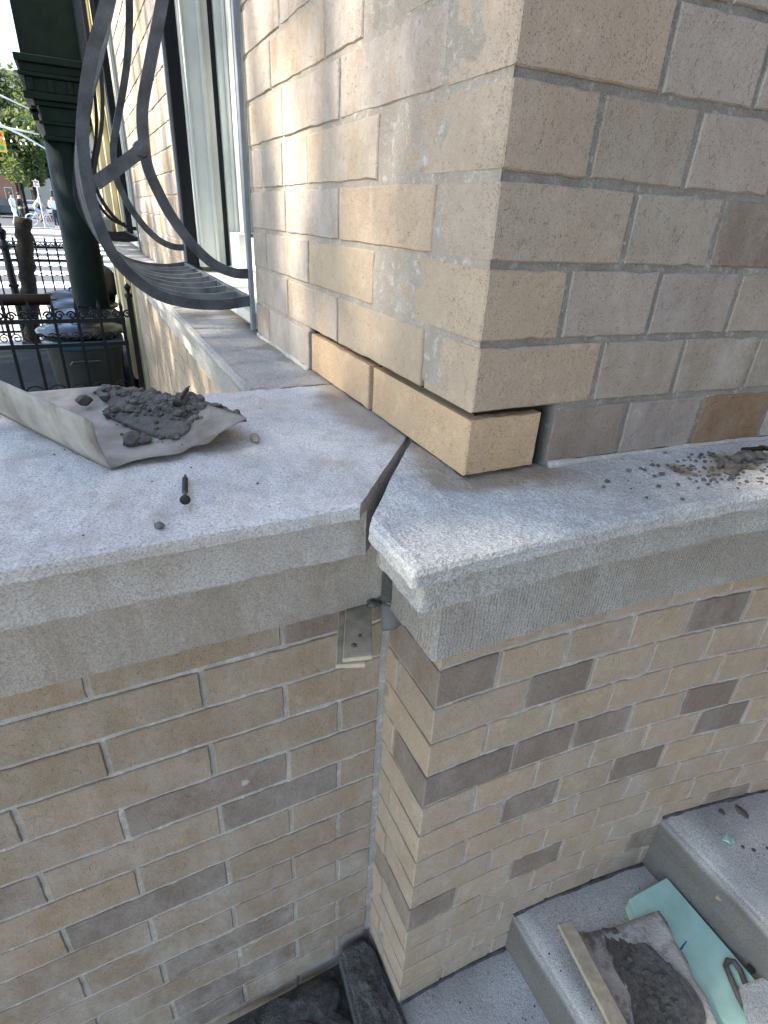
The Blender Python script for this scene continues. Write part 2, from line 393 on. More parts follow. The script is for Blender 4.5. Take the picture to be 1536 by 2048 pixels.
mortar_sheet('mortar', .0, 11.9, -.12, TOP, lambda A, Zz, d: np.stack([d, np.maximum(A, d), Zz], -1), MAT['mortar_pale'], pier, deep=deepL, seed=5, depth=.024, amp=.02)
core = MB(); core.box(.75, 1.4, .75, 11.7, -.1, TOP-.1); core.box(1.4, 16, .9, 1.6, -.1, TOP-.1); core.build('backing', MAT['mortar_grey'], pier)
qf = np.linspace(1.62, 16, 260); q3 = np.stack([qf, qf*0, qf*0], -1); b = MB()
b.tube([(x, float(curve(x))-.01+.03*float(a), .015) for x, a in zip(qf, fbm(q3, 1.5, 5, 3))], list(.045+.05*np.abs(fbm(q3, 1.1, 9, 3))), 7); b.build('fillet', MAT['mortar_white'], pier, smooth=True)
qf = np.linspace(7.05, 11.9, 100); q3 = np.stack([qf, qf*0, qf*0], -1); b = MB()
b.tube([(-.01+.03*float(a), y, .015) for y, a in zip(qf, fbm(q3, 1.5, 25, 3))], list(.05+.06*np.abs(fbm(q3, 1.1, 29, 3))), 7); b.build('fillet', MAT['mortar_white'], pier, smooth=True)
# building above the frame: plain brick mass that closes off the sky
def brick_tex(name):
    m, t, b = nodes(name); n = N(t); g = n.new('ShaderNodeTexCoord'); mp = n.new('ShaderNodeMapping'); n.ln(g.outputs['Object'], mp.inputs['Vector'])
    sx = n.new('ShaderNodeSeparateXYZ'); n.ln(mp.outputs[0], sx.inputs[0]); cb = n.new('ShaderNodeCombineXYZ')
    n.ln(n.math('ADD', sx.outputs[0], sx.outputs[1]), cb.inputs[0]); n.ln(sx.outputs[2], cb.inputs[1])
    br = n.new('ShaderNodeTexBrick'); br.inputs['Scale'].default_value = 1; br.inputs['Brick Width'].default_value = .226; br.inputs['Row Height'].default_value = .065
    br.inputs['Mortar Size'].default_value = .005; br.inputs['Color1'].default_value = (.40, .31, .21, 1); br.inputs['Color2'].default_value = (.33, .27, .2, 1); br.inputs['Mortar'].default_value = (.3, .28, .25, 1)
    n.ln(cb.outputs[0], br.inputs['Vector']); n.ln(br.outputs['Color'], b.inputs['Base Color']); b.inputs['Roughness'].default_value = .95
    n.ln(n.bump(br.outputs['Fac'], -.6, .004), b.inputs['Normal']); return m
MAT['brick_far'] = brick_tex('brick_far')
ub = MB(); ub.prism([(0, 0), (8, -.5), (16, -2.3), (16, 10), (10, 11.9), (0, 11.9)], TOP, 62); ub.build('upper_wall', MAT['brick_far'], pier)

# ------------------------------------------------------------------ copings
def sweep(name, prof, pathfn, smat, label, cat, samp_p=.06, nseg=None, noise=(.02, .06), seed=1, stainfn=None, ribband=None, ends=True, group=None, breaks=None):
    """prof: list of (d,z); pathfn(d_array)-> (n,len(d),2) plan points"""
    D = []; Zs = []
    for (d0, z0), (d1, z1) in zip(prof[:-1], prof[1:]):
        n = max(2, int(math.hypot(d1-d0, z1-z0)/samp_p))
        for i in range(n): D.append(d0+(d1-d0)*i/n); Zs.append(z0+(z1-z0)*i/n)
    D.append(prof[-1][0]); Zs.append(prof[-1][1]); D = np.array(D); Zs = np.array(Zs)
    XY = pathfn(D); P = np.concatenate([XY, np.broadcast_to(Zs[None, :, None], XY.shape[:2]+(1,))], -1)
    # normals by finite differences
    du = np.gradient(P, axis=0); dv = np.gradient(P, axis=1); nr = np.cross(du, dv); nr /= np.linalg.norm(nr, axis=-1, keepdims=True)+1e-9
    edge = np.abs(np.gradient(np.gradient(Zs)))+np.abs(np.gradient(np.gradient(D)))
    a, b = noise
    h = a*fbm(P, 1.1, seed, 3)+b*.5*fbm(P, 5.0, seed+5, 3)
    ew = np.zeros(len(D))                       # extra raggedness close to the arrises
    for (d0, z0) in prof[1:-1]: ew = np.maximum(ew, np.exp(-((D-d0)**2+(Zs-z0)**2)/.004))
    h = h - b*.55*ew[None, :]*(0.5+0.5*fbm(P, 3.0, seed+8, 3))
    Q = P+nr*h[..., None]
    ex = {'stain_and_tone': stainfn(P) if stainfn else np.zeros(P.shape[:2])}
    if ribband: ex['rib'] = np.broadcast_to(((Zs > ribband[0]) & (Zs < ribband[1])).astype(float)[None, :], P.shape[:2]).copy()
    me = grid_mesh(name, Q, True, ex)
    if ends:
        bm = bmesh.new(); bm.from_mesh(me); bm.verts.ensure_lookup_table(); n, m = P.shape[:2]
        for i0, rev in ((0, False), (n-1, True)):
            cos = [tuple(bm.verts[i0*m+j].co) for j in range(m)]; vs = [bm.verts.new(c_) for c_ in cos]; bm.verts.ensure_lookup_table()
            f = bm.faces.new(vs if rev else vs[::-1]); f.smooth = False
        bmesh.ops.recalc_face_normals(bm, faces=bm.faces[:]); bm.to_mesh(me); bm.free()
    me.set_sharp_from_angle(angle=math.radians(28))
    o = link_mesh(name, me, smat); return tag(o, label, cat, group)
# left coping: d is measured along -Y from Y=0
def path_left(D):
    y = -D; xe = -1.84+(y+.25)/1.163; s = np.concatenate([np.linspace(0, .55, 60), np.linspace(.55, 1, 150)[1:]])
    X = -16+(xe[None, :]+16)*s[:, None]
    X = np.minimum(X, 1.0); Yy = np.broadcast_to(y[None, :], X.shape)
    return np.stack([X, Yy], -1)
def stain_left(P):
    n = fbm(P, 1.3, 31, 3); dd = -P[..., 0]+.0*P[..., 1]
    s = .66*smooth01(-(dd+.55*n), -.85, -.2)*(P[..., 2] > -.1)*smooth01(P[..., 1], .6, 1.6)
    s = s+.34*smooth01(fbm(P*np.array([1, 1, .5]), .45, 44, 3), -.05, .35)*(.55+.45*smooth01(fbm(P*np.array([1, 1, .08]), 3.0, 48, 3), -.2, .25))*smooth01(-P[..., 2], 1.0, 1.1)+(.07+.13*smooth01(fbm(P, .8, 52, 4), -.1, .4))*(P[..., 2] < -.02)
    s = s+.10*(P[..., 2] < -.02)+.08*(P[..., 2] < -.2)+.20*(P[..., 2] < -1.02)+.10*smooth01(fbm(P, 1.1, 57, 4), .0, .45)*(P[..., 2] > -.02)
    return np.clip(s, 0, .8)
pl = [(-5.72, -1.0), (-5.72, -.03), (-5.6, 0), (.20, 0), (.25, -.02), (.26, -.18), (.24, -.20), (-.02, -.205), (-.03, -.22), (-.05, -.97), (-.07, -1.0), (-1.34, -1.04), (-1.36, -1.06), (-1.36, -3.03), (-1.40, -3.05), (-3.0, -3.06)]
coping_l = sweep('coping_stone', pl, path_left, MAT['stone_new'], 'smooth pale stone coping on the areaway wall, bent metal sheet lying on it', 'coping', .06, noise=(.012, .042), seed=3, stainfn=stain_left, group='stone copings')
# right coping: offset d from the wall faces, return + curved front
def path_right(D):
    out = []
    for d in D:
        my = -.66+(1.87-d)*1.26; my = min(my, 1.9)
        a = [(-d, my+(-d+.06-my)*t) for t in np.linspace(0, 1, 46)]
        cx, cy, r = -d+.06, -d+.06, .06
        b = [(cx-r*math.cos(t), cy-r*math.sin(t)) for t in np.linspace(0, math.pi/2, 6)[1:]]
        xs = np.linspace(cx, 16, 230)[1:]
        c = [(x, -d+float(curve(x))) for x in xs]
        out.append(a+b+c)
    return np.array(out).transpose(1, 0, 2)
def stain_right(P):
    n = fbm(P, 1.5, 61, 3); X, Yy, Zz = P[..., 0], P[..., 1], P[..., 2]
    dw = np.minimum(np.where(X > 0, -Yy, 9), np.where(X <= 0, np.hypot(np.minimum(X, 0), np.minimum(Yy, 0)), 9))
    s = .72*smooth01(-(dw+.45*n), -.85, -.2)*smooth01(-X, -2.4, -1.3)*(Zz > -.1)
    g = np.exp(-(((X-4.9)/1.9)**2+((Yy+1.05)/.55)**2)); s = s+.85*smooth01(g+.55*fbm(P, 2.2, 77, 4), .55, .95)*(Zz > -.1)
    s = s+.4*smooth01(fbm(P*np.array([1, 1, .25]), .9, 91, 3), .3, .6)*(Zz < -1.0)
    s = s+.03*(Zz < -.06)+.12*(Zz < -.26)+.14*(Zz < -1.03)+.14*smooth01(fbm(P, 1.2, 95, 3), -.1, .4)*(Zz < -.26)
    return np.clip(s, 0, .85)
prr = [(-1.2, 0), (1.80, 0), (1.89, -.035), (1.92, -.09), (1.92, -.245), (1.88, -.27), (1.57, -.28), (1.56, -.31), (1.55, -.97), (1.51, -1.01), (.56, -1.05), (.54, -1.08), (.53, -3.02), (.50, -3.05), (-.6, -3.07)]
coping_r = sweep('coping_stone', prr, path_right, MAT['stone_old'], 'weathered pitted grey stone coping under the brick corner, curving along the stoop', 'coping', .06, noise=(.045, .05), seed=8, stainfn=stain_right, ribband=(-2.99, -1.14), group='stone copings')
# facade coping / sill course running away below the window
def path_fac(D):
    ys = np.concatenate([np.linspace(5.76, 14, 120), np.linspace(14, 64, 100)[1:]])
    return np.stack([np.broadcast_to(-D[None, :], (len(ys), len(D))), np.broadcast_to(ys[:, None], (len(ys), len(D)))], -1)
def stain_fac(P): return np.clip(.7*smooth01(fbm(P, .9, 15, 4), .25, .6)*(P[..., 2] > -.1)+.5*smooth01(P[..., 0], -.5, .1)*(P[..., 2] > -.1), 0, .6)
prf = [(-1.5, .0), (1.78, -.02), (1.86, -.05), (1.90, -.12), (1.88, -.2), (1.62, -.26), (1.58, -.92), (1.52, -1.0), (.58, -1.06), (.53, -3.0), (-.5, -3.06)]
coping_f = sweep('coping_stone', prf[::-1], path_fac, MAT['stone_sill'], 'long stone sill course running away below the window grille', 'coping', .09, noise=(.03, .05), seed=12, stainfn=stain_fac, group='stone copings')

# unseen entrance side behind the camera; its tall pier is added to block light
MAT['light_absorber'] = simple('light_absorber', (.10, .078, .066), .9, 0, .15, 6, .003, 60, .3)  # dark colour picked to soak up light heading for the wall fronts
ent = empty('entrance_recess', (20, -13, 0), 'unseen dark entrance recess opposite the corner pier, its side pier added to block light', 'entrance')
b = MB(); b.box(20, 24, -34, 2, GZ, 62); b.build('end_wall', MAT['light_absorber'], ent, loc=(-20, 13, 0))
b = MB(); b.box(0, 24, -120, -34, GZ, 110); b.build('blocker_pier', MAT['light_absorber'], ent, loc=(-20, 13, 0))  # added out of view to cut light on the right-hand faces
b = MB(); b.box(-6, 0, -40, -34, GZ, -3); b.build('cheek_wall', MAT['light_absorber'], ent, loc=(-20, 13, 0))
b = MB(); b.box(-8, 0, -42, -32.2, -3, 0); b.build('cheek_coping', MAT['stone_old'], ent, loc=(-20, 13, 0), bevel=.2)
# ------------------------------------------------------------------ lower walls
stoop = empty('stoop_wall', (0, 0, GZ), 'curved buff brick stoop wall under the weathered grey coping', 'brick wall')
stoop_z = Vector((0, 0, -GZ))
class Shift:      # children of an empty that is not at the origin
    pass
stoop.location = (0, 0, 0)
dark_lr = {(1, 0), (1, 4), (2, 1), (4, 0), (4, 1), (4, 2), (4, 4), (5, 5), (6, 1), (6, 3), (9, 0), (9, 2), (10, 4), (12, 5), (8, 7), (3, 7)}
dark_ret = {0, 4, 8}
for r in range(0, 15):
    zc = -3.37-r
    if zc < GZ: break
    even = r % 2 == 0
    xs = joints(2.34 if even else 1.42, 1.72, 16)
    cc = random.choice(DRK) if (r, 0) in dark_lr else random.choice(LTAN)
    low = max(0, r-7)*.05
    ly = 1.5 if even else 2.06
    corner_brick(stoop, xs[1], ly, zc, jit(cc, .03), .35+low, 60+r)
    if even: lwall_brick(stoop, 1.5, 2.12, zc, jit(random.choice(LTAN)), .4)
    for i in range(1, len(xs)-1):
        dk = (r, i) in dark_lr or (xs[i] > 9 and random.random() < .12)
        cc = random.choice(DRK) if dk else random.choice(LTAN)
        rwall_brick(stoop, xs[i], xs[i+1], zc, jit(cc), min(.9, random.uniform(.2, .55)+low))
mortar_sheet('mortar', .0, 16, GZ, -2.9, lambda A, Zz, d: np.stack([np.maximum(A, d), curve(A)+d, Zz], -1), MAT['mortar_white'], stoop, seed=13)
mortar_sheet('mortar', .0, 2.2, GZ, -2.9, lambda A, Zz, d: np.stack([d, np.maximum(A, d), Zz], -1), MAT['mortar_pale'], stoop, seed=15)
# left (areaway) wall
area = empty('areaway_wall', (0, 0, 0), 'buff and mauve brick areaway wall under the smooth pale coping', 'brick wall')
YL = 2.084
dark_ll = {(4, 1), (5, 1), (5, 3), (7, 2), (10, 1), (0, 0), (12, 1), (13, 2), (13, 0)}
for r in range(0, 15):
    zc = -3.70-r
    if zc < GZ+.2: break
    xs = [0.0, -2.34]+[-5.80-3.46*i for i in range(4)] if r % 2 == 0 else [0.0, -1.10, -3.95]+[-7.41-3.46*i for i in range(3)]
    for i in range(len(xs)-1):
        x1, x0 = xs[i], xs[i+1]
        cc = random.choice(DRK) if (r, i) in dark_ll else random.choice(TAN)
        low = max(0, r-6)*.05
        put_brick(area, (x0+x1)/2-(.05 if i == 0 else 0), YL+random.uniform(-.012, .012), zc, x1-x0-J-(.08 if i == 0 else 0), HB, 1.2, 0.0, jit(cc), min(.9, .35+low+.2*random.random()))
mortar_sheet('mortar', -16.2, .05, GZ, -2.95, lambda A, Zz, d: np.stack([A, YL+d, Zz], -1), MAT['mortar_white'], area, seed=23, res=.055)
cb = MB(); cb.box(-16, -.06, YL+.4, YL+2.3, GZ, -3.0); cb.build('backing', MAT['mortar_grey'], area)
# lower facade wall beyond
fac = empty('facade_wall', (0, 0, 0), 'long buff brick facade receding past the barred windows', 'brick wall')
for r in range(0, 11):
    zc = -3.37-r
    y = 4.6+(0 if r % 2 else 1.74)
    while y < 60:
        lwall_brick(fac, y, y+3.48, zc, jit(random.choice(TAN)), .3, D=.8); y += 3.48
for k in range(0, 26):
    y = 25.2; first = 1.74 if k % 2 else 3.48
    while y < 48.8:
        y2 = min(y+first, 49.0); lwall_brick(fac, y, y2, k+.5, jit(random.choice(TAN+MAUVE)), .25, D=.8); y = y2; first = 3.48
mortar_sheet('mortar', 4.5, 64, GZ, -2.95, lambda A, Zz, d: np.stack([d, A, Zz], -1), MAT['mortar_pale'], fac, seed=33, res=.25)
mortar_sheet('mortar', 24.9, 49.0, -.05, 26, lambda A, Zz, d: np.stack([d, A, Zz], -1), MAT['mortar_pale'], fac, seed=35, res=.2)
fb = MB(); fb.box(.7, 2.0, 24.9, 49.0, -.1, 26); fb.box(0, 12, 11.95, 64, 26, 62); fb.build('backing', MAT['brick_far'], fac)
for o in (pier, stoop, area, fac, coping_l, coping_r, coping_f): o['kind'] = 'thing'

# ------------------------------------------------------------------ stoop steps
steps = empty('stoop_steps', (0, 0, 0), 'grey stone stoop steps against the curved brick wall', 'steps')
def step(x0, x1, z0, z1, seed):
    b = MB(); b.box(x0, x1, -26, 1.2, z0, z1)
    o = b.build('step', MAT['step'], steps, bevel=.16, seg=3)
    me = o.data; bm = bmesh.new(); bm.from_mesh(me)
    bmesh.ops.subdivide_edges(bm, edges=[e for e in bm.edges if e.calc_length() > .5*S], cuts=24, use_grid_fill=True)
    P = np.array([v.co[:] for v in bm.verts])/S; h = .035*fbm(P, 1.2, seed, 3)+.02*fbm(P, 4, seed+3, 2)
    for v, k, in zip(bm.verts, h): v.co += v.normal*float(k)*S
    bm.to_mesh(me); bm.free(); me.polygons.foreach_set('use_smooth', [True]*len(me.polygons))
    at = me.attributes.new('stain_and_tone', 'FLOAT', 'POINT')
    st_ = .72*smooth01(z1-P[:, 2]+.12*fbm(P, 1.4, seed+7, 3), .12, .45)+.30*smooth01(fbm(P, .9, seed+11, 4), .1, .5)+.40*smooth01(P[:, 1]-curve(P[:, 0])+.25*fbm(P, 2.0, seed+15, 3), -.45, -.05)  # darker down the step front, towards the wall and in random patches
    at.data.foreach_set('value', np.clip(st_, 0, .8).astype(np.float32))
    j = MB(); xs = np.linspace(max(x0, .1), min(x1, 15), 160)
    q_ = np.stack([xs, xs*0, xs*0+seed], -1); rr = .05+.05*np.abs(fbm(q_, 2.0, seed, 3)); oo = .05*fbm(q_, 1.7, seed+5, 3)
    j.tube([(x, float(curve(x))-.02+float(o_), z1-.02) for x, o_ in zip(xs, oo)], list(rr), 7)
    j.build('joint', MAT['black_dirt'], steps, smooth=True)
    return o
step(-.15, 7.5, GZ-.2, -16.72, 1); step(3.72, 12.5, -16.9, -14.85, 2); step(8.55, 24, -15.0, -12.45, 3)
# ------------------------------------------------------------------ window
def window(name, y0, label, rich=True):
    t = empty(name, (0, y0, 0), label, 'window')
    def bx(nm, mat, *bs, bev=.03):
        b = MB()
        for c in bs: b.box(*c)
        return b.build(nm, MAT[mat], t, bevel=bev)
    W = 12.85; H = 25.9
    bx('jamb_bar', 'iron', (-.05, .50, W-.28, W, .9, H))
    bx('casing', 'white_paint', (.505, 1.50, W-.55, W, .95, H), (.60, .72, W-.62, W-.552, .95, H), (1.30, 1.45, W-.62, W-.552, .95, H))
    bx('casing', 'white_paint', (.505, 1.50, 0.02, .5, .95, H))
    bx('track', 'white_paint', (1.505, 1.80, W-.35, W, 1.0, H)); bx('track', 'dark', (1.80, 2.02, W-.30, W, 1.0, H))
    bx('stop', 'white_paint', (2.02, 2.45, W-.55, W, 1.0, H), (2.30, 2.45, W-.75, W-.552, 1.0, H))
    s = bx('sash', 'white_paint', (2.46, 2.75, W-1.5, W-.3, 1.0, H), (2.46, 2.75, .4, W-1.5, 1.0, 2.4), (2.46, 2.75, .4, 1.5, 2.4, H))
    bx('pane', 'glass', (2.60, 2.64, 1.4, W-1.4, 2.3, H))
    bx('corner_block', 'white_paint', (1.95, 2.44, W-2.6, W-.8, .98, 2.55))
    for k, (xa, xb, z) in enumerate([(-.12, .62, .62), (.65, 1.25, .74), (1.28, 1.9, .84), (1.93, 2.6, .94)]):
        bx('sill_board', 'white_paint', (xa, xb, .03, W-.05, z-.35, z))
    bx('sub_sill', 'stone_sill', (.12, 2.8, .03, W, .05, .26))
    bx('room', 'dark', (2.9, 3.0, 0, W, -.1, H), bev=0)
    return t
window('window', 12.0, 'white framed window behind the near bellied iron grille')
window('window', 49.05, 'shadowed white framed window behind the farther black grille')
OUT = [(-.16, 1.0), (-.7, .93), (-1.1, .90), (-1.7, .92), (-2.12, .98), (-2.6, 1.1), (-3.05, 1.33), (-3.63, 1.86), (-3.97, 2.48), (-4.17, 3.42), (-4.19, 4.32), (-4.09, 5.17), (-3.71, 6.41), (-3.11, 7.7), (-2.6, 8.8), (-2.1, 10.2), (-1.75, 12), (-1.6, 14), (-1.55, 20), (-1.5, 25), (-1.2, 25.6), (-.2, 25.8)]
INN = [(-.14, 1.78), (-.6, 1.80), (-1.15, 2.02), (-1.6, 2.4), (-1.92, 2.79), (-2.25, 3.3), (-2.46, 3.75), (-2.66, 4.3), (-2.70, 4.76), (-2.64, 5.63), (-2.33, 6.59), (-1.87, 7.9), (-1.5, 9.2), (-1.2, 11), (-1.05, 14), (-1.0, 24), (-.2, 24.6)]
def dense(pts, n=4):
    P = [Vector((p[0], 0, p[1])) for p in pts]; out = []
    for i in range(len(P)-1):
        p0, p1, p2, p3 = P[max(i-1, 0)], P[i], P[i+1], P[min(i+2, len(P)-1)]
        for k in range(n):
            t = k/n; out.append(.5*((2*p1)+(-p0+p2)*t+(2*p0-5*p1+4*p2-p3)*t*t+(-p0+3*p1-3*p2+p3)*t**3))
    out.append(P[-1]); return out
def grille(y0, label, dusty):
    t = empty('window_grille', (0, y0, 0), label, 'window grille', 'bellied iron window grilles')
    m = MAT['iron_dusty'] if dusty else MAT['iron']
    ob = MB(); ob.tube(dense(OUT), .1, flat=(.12, .30), up=(0, 1, 0)); me = ob.build('bar', m, t, loc=(0, .08, 0)).data
    thin = MB(); thin.tube(dense(OUT), .1, flat=(.12, .24), up=(0, 1, 0)); tm = thin.build('bar', MAT['slat'] if dusty else m, t, loc=(0, 1.66, 0)).data
    for k in range(2, 9): link_mesh('bar', tm if k < 8 else me, m, t, (0, .08+k*1.575, 0))
    ib = MB(); ib.tube(dense(INN), .1, flat=(.12, .28), up=(0, 1, 0)); im = ib.build('side_bar', m, t, loc=(0, .08, 0)).data
    link_mesh('side_bar', im, m, t, (0, 12.68, 0))
    br = MB(); br.tube([(-4.02, 0, 3.92), (-3.4, 0, 4.33), (-2.78, 0, 4.76)], .1, flat=(.13, .32), up=(0, 1, 0)); bmz = br.build('brace', m, t, loc=(0, .06, 0)).data
    link_mesh('brace', bmz, m, t, (0, 12.66, 0))
    wl = MB(); wl.blob((-2.80, 0, 4.74), .23, (1, .5, 1), 3, 2, .3); wl.build('weld', MAT['iron_dusty'], t, loc=(0, .06, 0))
    for yy in (-.06, 12.62):
        f = MB(); f.box(-.18, -.04, yy, yy+.20, .12, 26); f.build('frame_post', MAT['post_grey'], t, bevel=.02)
    f = MB(); f.box(-.24, -.06, .22, 12.6, .90, 1.12); f.build('frame_rail', m, t, bevel=.02)
    return t
grille(12.0, 'black bellied iron grille over the near window, dusty flat bars', True)
grille(49.1, 'black bellied iron grille over the second window further along', False)
# ------------------------------------------------------------------ neighbouring front: pilasters, portico, air conditioner
MAT['cream'] = simple('cream_paint', (.62, .53, .32), .75, 0, .12, 5, .002, 40, .3)
pil = empty('pilaster', (0, 64, 0), 'sunlit cream pilaster with vertical mouldings beyond the second window', 'pilaster')
b = MB(); b.box(-.25, 1, 0.0, 34, GZ, 45); b.build('shaft', MAT['cream'], pil)
for k, (ya, yb, xx) in enumerate([(1, 3.5, -.75), (4.5, 6, -.55), (7.2, 13, -1.05), (14.5, 16, -.6), (18, 24, -.95), (26, 33, -.6)]):
    b = MB(); b.box(xx, -.252, ya, yb, GZ+2, 45); b.build('moulding', MAT['cream'], pil, bevel=.12, seg=2)
po = empty('portico', (-4.4, 80, GZ), 'dark green cast iron portico with round column and stepped cornice', 'portico')
def pm(b, nm, bev=.05): return b.build(nm, MAT['green_iron'], po, bevel=bev, loc=(4.4, -80, -GZ))
b = MB(); b.lathe([(2.5, GZ), (2.5, GZ+1.2), (2.15, GZ+1.6), (2.1, -6), (1.92, 9.5)], (-4.4, 80, 0), 28); o = b.build('column', MAT['green_iron'], po, smooth=True, loc=(4.4, -80, -GZ))
b = MB(); b.box(-6.2, -2.3, 77.9, 82.1, 9.5, 9.95); b.box(-6.0, -2.5, 78.1, 81.9, 9.95, 11.0); b.box(-6.35, -2.2, 77.8, 82.2, 11.0, 11.3); pm(b, 'capital')
b = MB(); b.box(-6.1, -1.0, 78.2, 120, 11.3, 12.7); b.box(-6.5, -1.0, 77.9, 120, 12.7, 13.2); b.box(-7.35, -1.0, 77.5, 120, 13.2, 13.9); b.box(-7.0, -1.0, 77.8, 120, 13.9, 15.2); b.box(-7.5, -1.0, 77.4, 120, 15.2, 15.6)
b.box(-7.3, -1.0, 77.7, 120, 15.6, 16.4); b.box(-7.6, -1.0, 77.3, 120, 16.4, 17.1); pm(b, 'cornice', .08)
b = MB(); b.box(-6.9, -1.0, 78.2, 120, 17.1, 44); pm(b, 'fascia')
for k in range(3):
    b = MB(); b.box(-6.75+k*1.9, -6.15+k*1.9, 77.62, 77.8, 13.95, 15.15); pm(b, 'rosette', .05)
b = MB(); b.box(-6.9, -6.35, 78.4, 79.6, 11.32, 12.69); b.box(-7.1, -6.2, 78.4, 79.6, 12.0, 12.4); pm(b, 'bracket')
MAT['louvre'] = simple('louvre_metal', (.30, .31, .31), .6, .2, .1, 20)
ac = empty('air_conditioner', (-1.7, 69, 0), 'grey louvred air conditioner box poking out below the second grille', 'air conditioner')
b = MB(); b.box(-.75, .7, .25, 3.5, -.25, 2.2); b.build('case', MAT['louvre'], ac, bevel=.05)
for k in range(10):
    b = MB(); b.box(-.65, .6, .02, .24, -.1+k*.22, -.02+k*.22); b.build('slat', MAT['louvre'], ac)
# ------------------------------------------------------------------ iron fences
def spiral(c, r, turns, flip, y=0, n=26):
    return [(c[0]+flip*(r*(1-.78*i/n))*math.cos(2*math.pi*turns*i/n), y, c[1]+(r*(1-.78*i/n))*math.sin(2*math.pi*turns*i/n)) for i in range(n+1)]
def fence(name, x0, x1, y, zt, label, pitch=1.75, rail=-1.75, newel=None, ringz=-7.9, cat='fence', up=True):
    t = empty(name, (x1, y, 0), label, cat); n = int((x1-x0)/pitch); zr = zt+rail; m = MAT['iron']
    def at(b, nm, sm=False): return b.build(nm, m, t, smooth=sm, loc=(0, 0, 0))
    pk = MB(); pk.box(-.12, .12, -.12, .12, GZ+1.2, zt-.75); pk.add([(-.16, -.16, zt-.75), (.16, -.16, zt-.75), (.16, .16, zt-.75), (-.16, .16, zt-.75), (0, 0, zt), (0, 0, zt-.95)], [(0, 1, 4), (1, 2, 4), (2, 3, 4), (3, 0, 4), (1, 0, 5), (2, 1, 5), (3, 2, 5), (0, 3, 5)])
    sp = MB(); sp.tube(spiral((.42, zr+.45), .36, 1.35, 1), .08, 5, True); sp2 = MB(); sp2.tube(spiral((-.42, zr+.45), .36, 1.35, -1), .08, 5)
    lo = MB(); lo.tube(spiral((.42, zr-1.35), .40, 1.4, 1)+[], .05, 5); lo2 = MB(); lo2.tube(spiral((-.42, zr-1.35), .40, 1.4, -1), .05, 5)
    rg = MB(); rg.tube([(.80*math.cos(a), 0, zt+ringz+.80*math.sin(a)) for a in np.linspace(0, 2*math.pi, 29)], .06, 6)
    pkm = scm = None
    first = {}
    def inst(key, b, nm, x, yy=0.0, sm=True):
        if key not in first: first[key] = b.build(nm, m, t, smooth=sm, loc=(x, yy, 0)).data
        else: link_mesh(nm, first[key], m, t, (x, yy, 0))
    for k in range(n+1):
        x = -k*pitch
        inst('p', pk, 'picket', x, 0, False)
        if up: inst('s', sp, 'scroll', x); inst('s2', sp2, 'scroll', x)
        inst('l', lo, 'scroll', x-pitch/2, .12); inst('l2', lo2, 'scroll', x-pitch/2, .12)
        inst('r', rg, 'ring', x-pitch/2, -.1)
    for zz in (zr, zr-2.0 if name != 'iron_gate' else zr-.0, GZ+1.6):
        r = MB(); r.box(x0-x1, .2, -.16, .16, zz-.17, zz+.17); at(r, 'rail')
    for xx in ([0.55] if newel is None else newel):
        p = MB(); p.box(xx-.22, xx+.22, -.22, .22, GZ, zt+.1); p.lathe([(.34, zt+.1), (.34, zt+.35), (.12, zt+.5), (.3, zt+.95), (0.0, zt+1.3)], (xx, 0, 0), 10); at(p, 'post')
    return t
fence('iron_fence', -30, -2.3, 50, -3.75, 'black scrolled iron fence standing in front of the rubbish bins', newel=[.78])
fence('iron_fence', -40, -6.6, 110, -1.6, 'black iron fence with rings further off, crosswalk showing through it', pitch=1.5, newel=[0.1], ringz=-5.2)
g = empty('gate_post', (-15.1, 106, GZ), 'black iron newel post with urn finial beside the rough trunk', 'post')
b = MB(); b.lathe([(.85, 0), (.85, .8), (.6, 1.0), (.55, 14.6), (.95, 14.9), (.95, 15.2), (.6, 15.5), (.4, 16.0), (.75, 17.2), (.55, 17.5), (.2, 17.7), (.32, 18.2), (0, 18.6)], (0, 0, 0), 14); b.build('shaft', MAT['iron'], g)
b = MB(); b.box(-.7, .7, -.7, .7, 9.2, 9.6); b.build('collar', MAT['iron'], g, bevel=.05)
MAT['bark'] = simple('bark', (.008, .007, .006), .95, 0, .3, 25, .02, 40, .2, c2=(.026, .022, .018))
tk = MB(); zs = np.linspace(GZ, 1.0, 24)
tk.tube([(-14.2+2.5*(z-GZ)/19+.1*math.sin(z*2), 104, z) for z in zs], [1.15+.12*math.sin(z*3.1)+(.5 if i == 0 else 0) for i, z in enumerate(zs)], 14)
tag(tk.build('tree_stump', MAT['bark'], smooth=True), 'dark rough bark trunk standing cut off behind the fence', 'tree trunk')
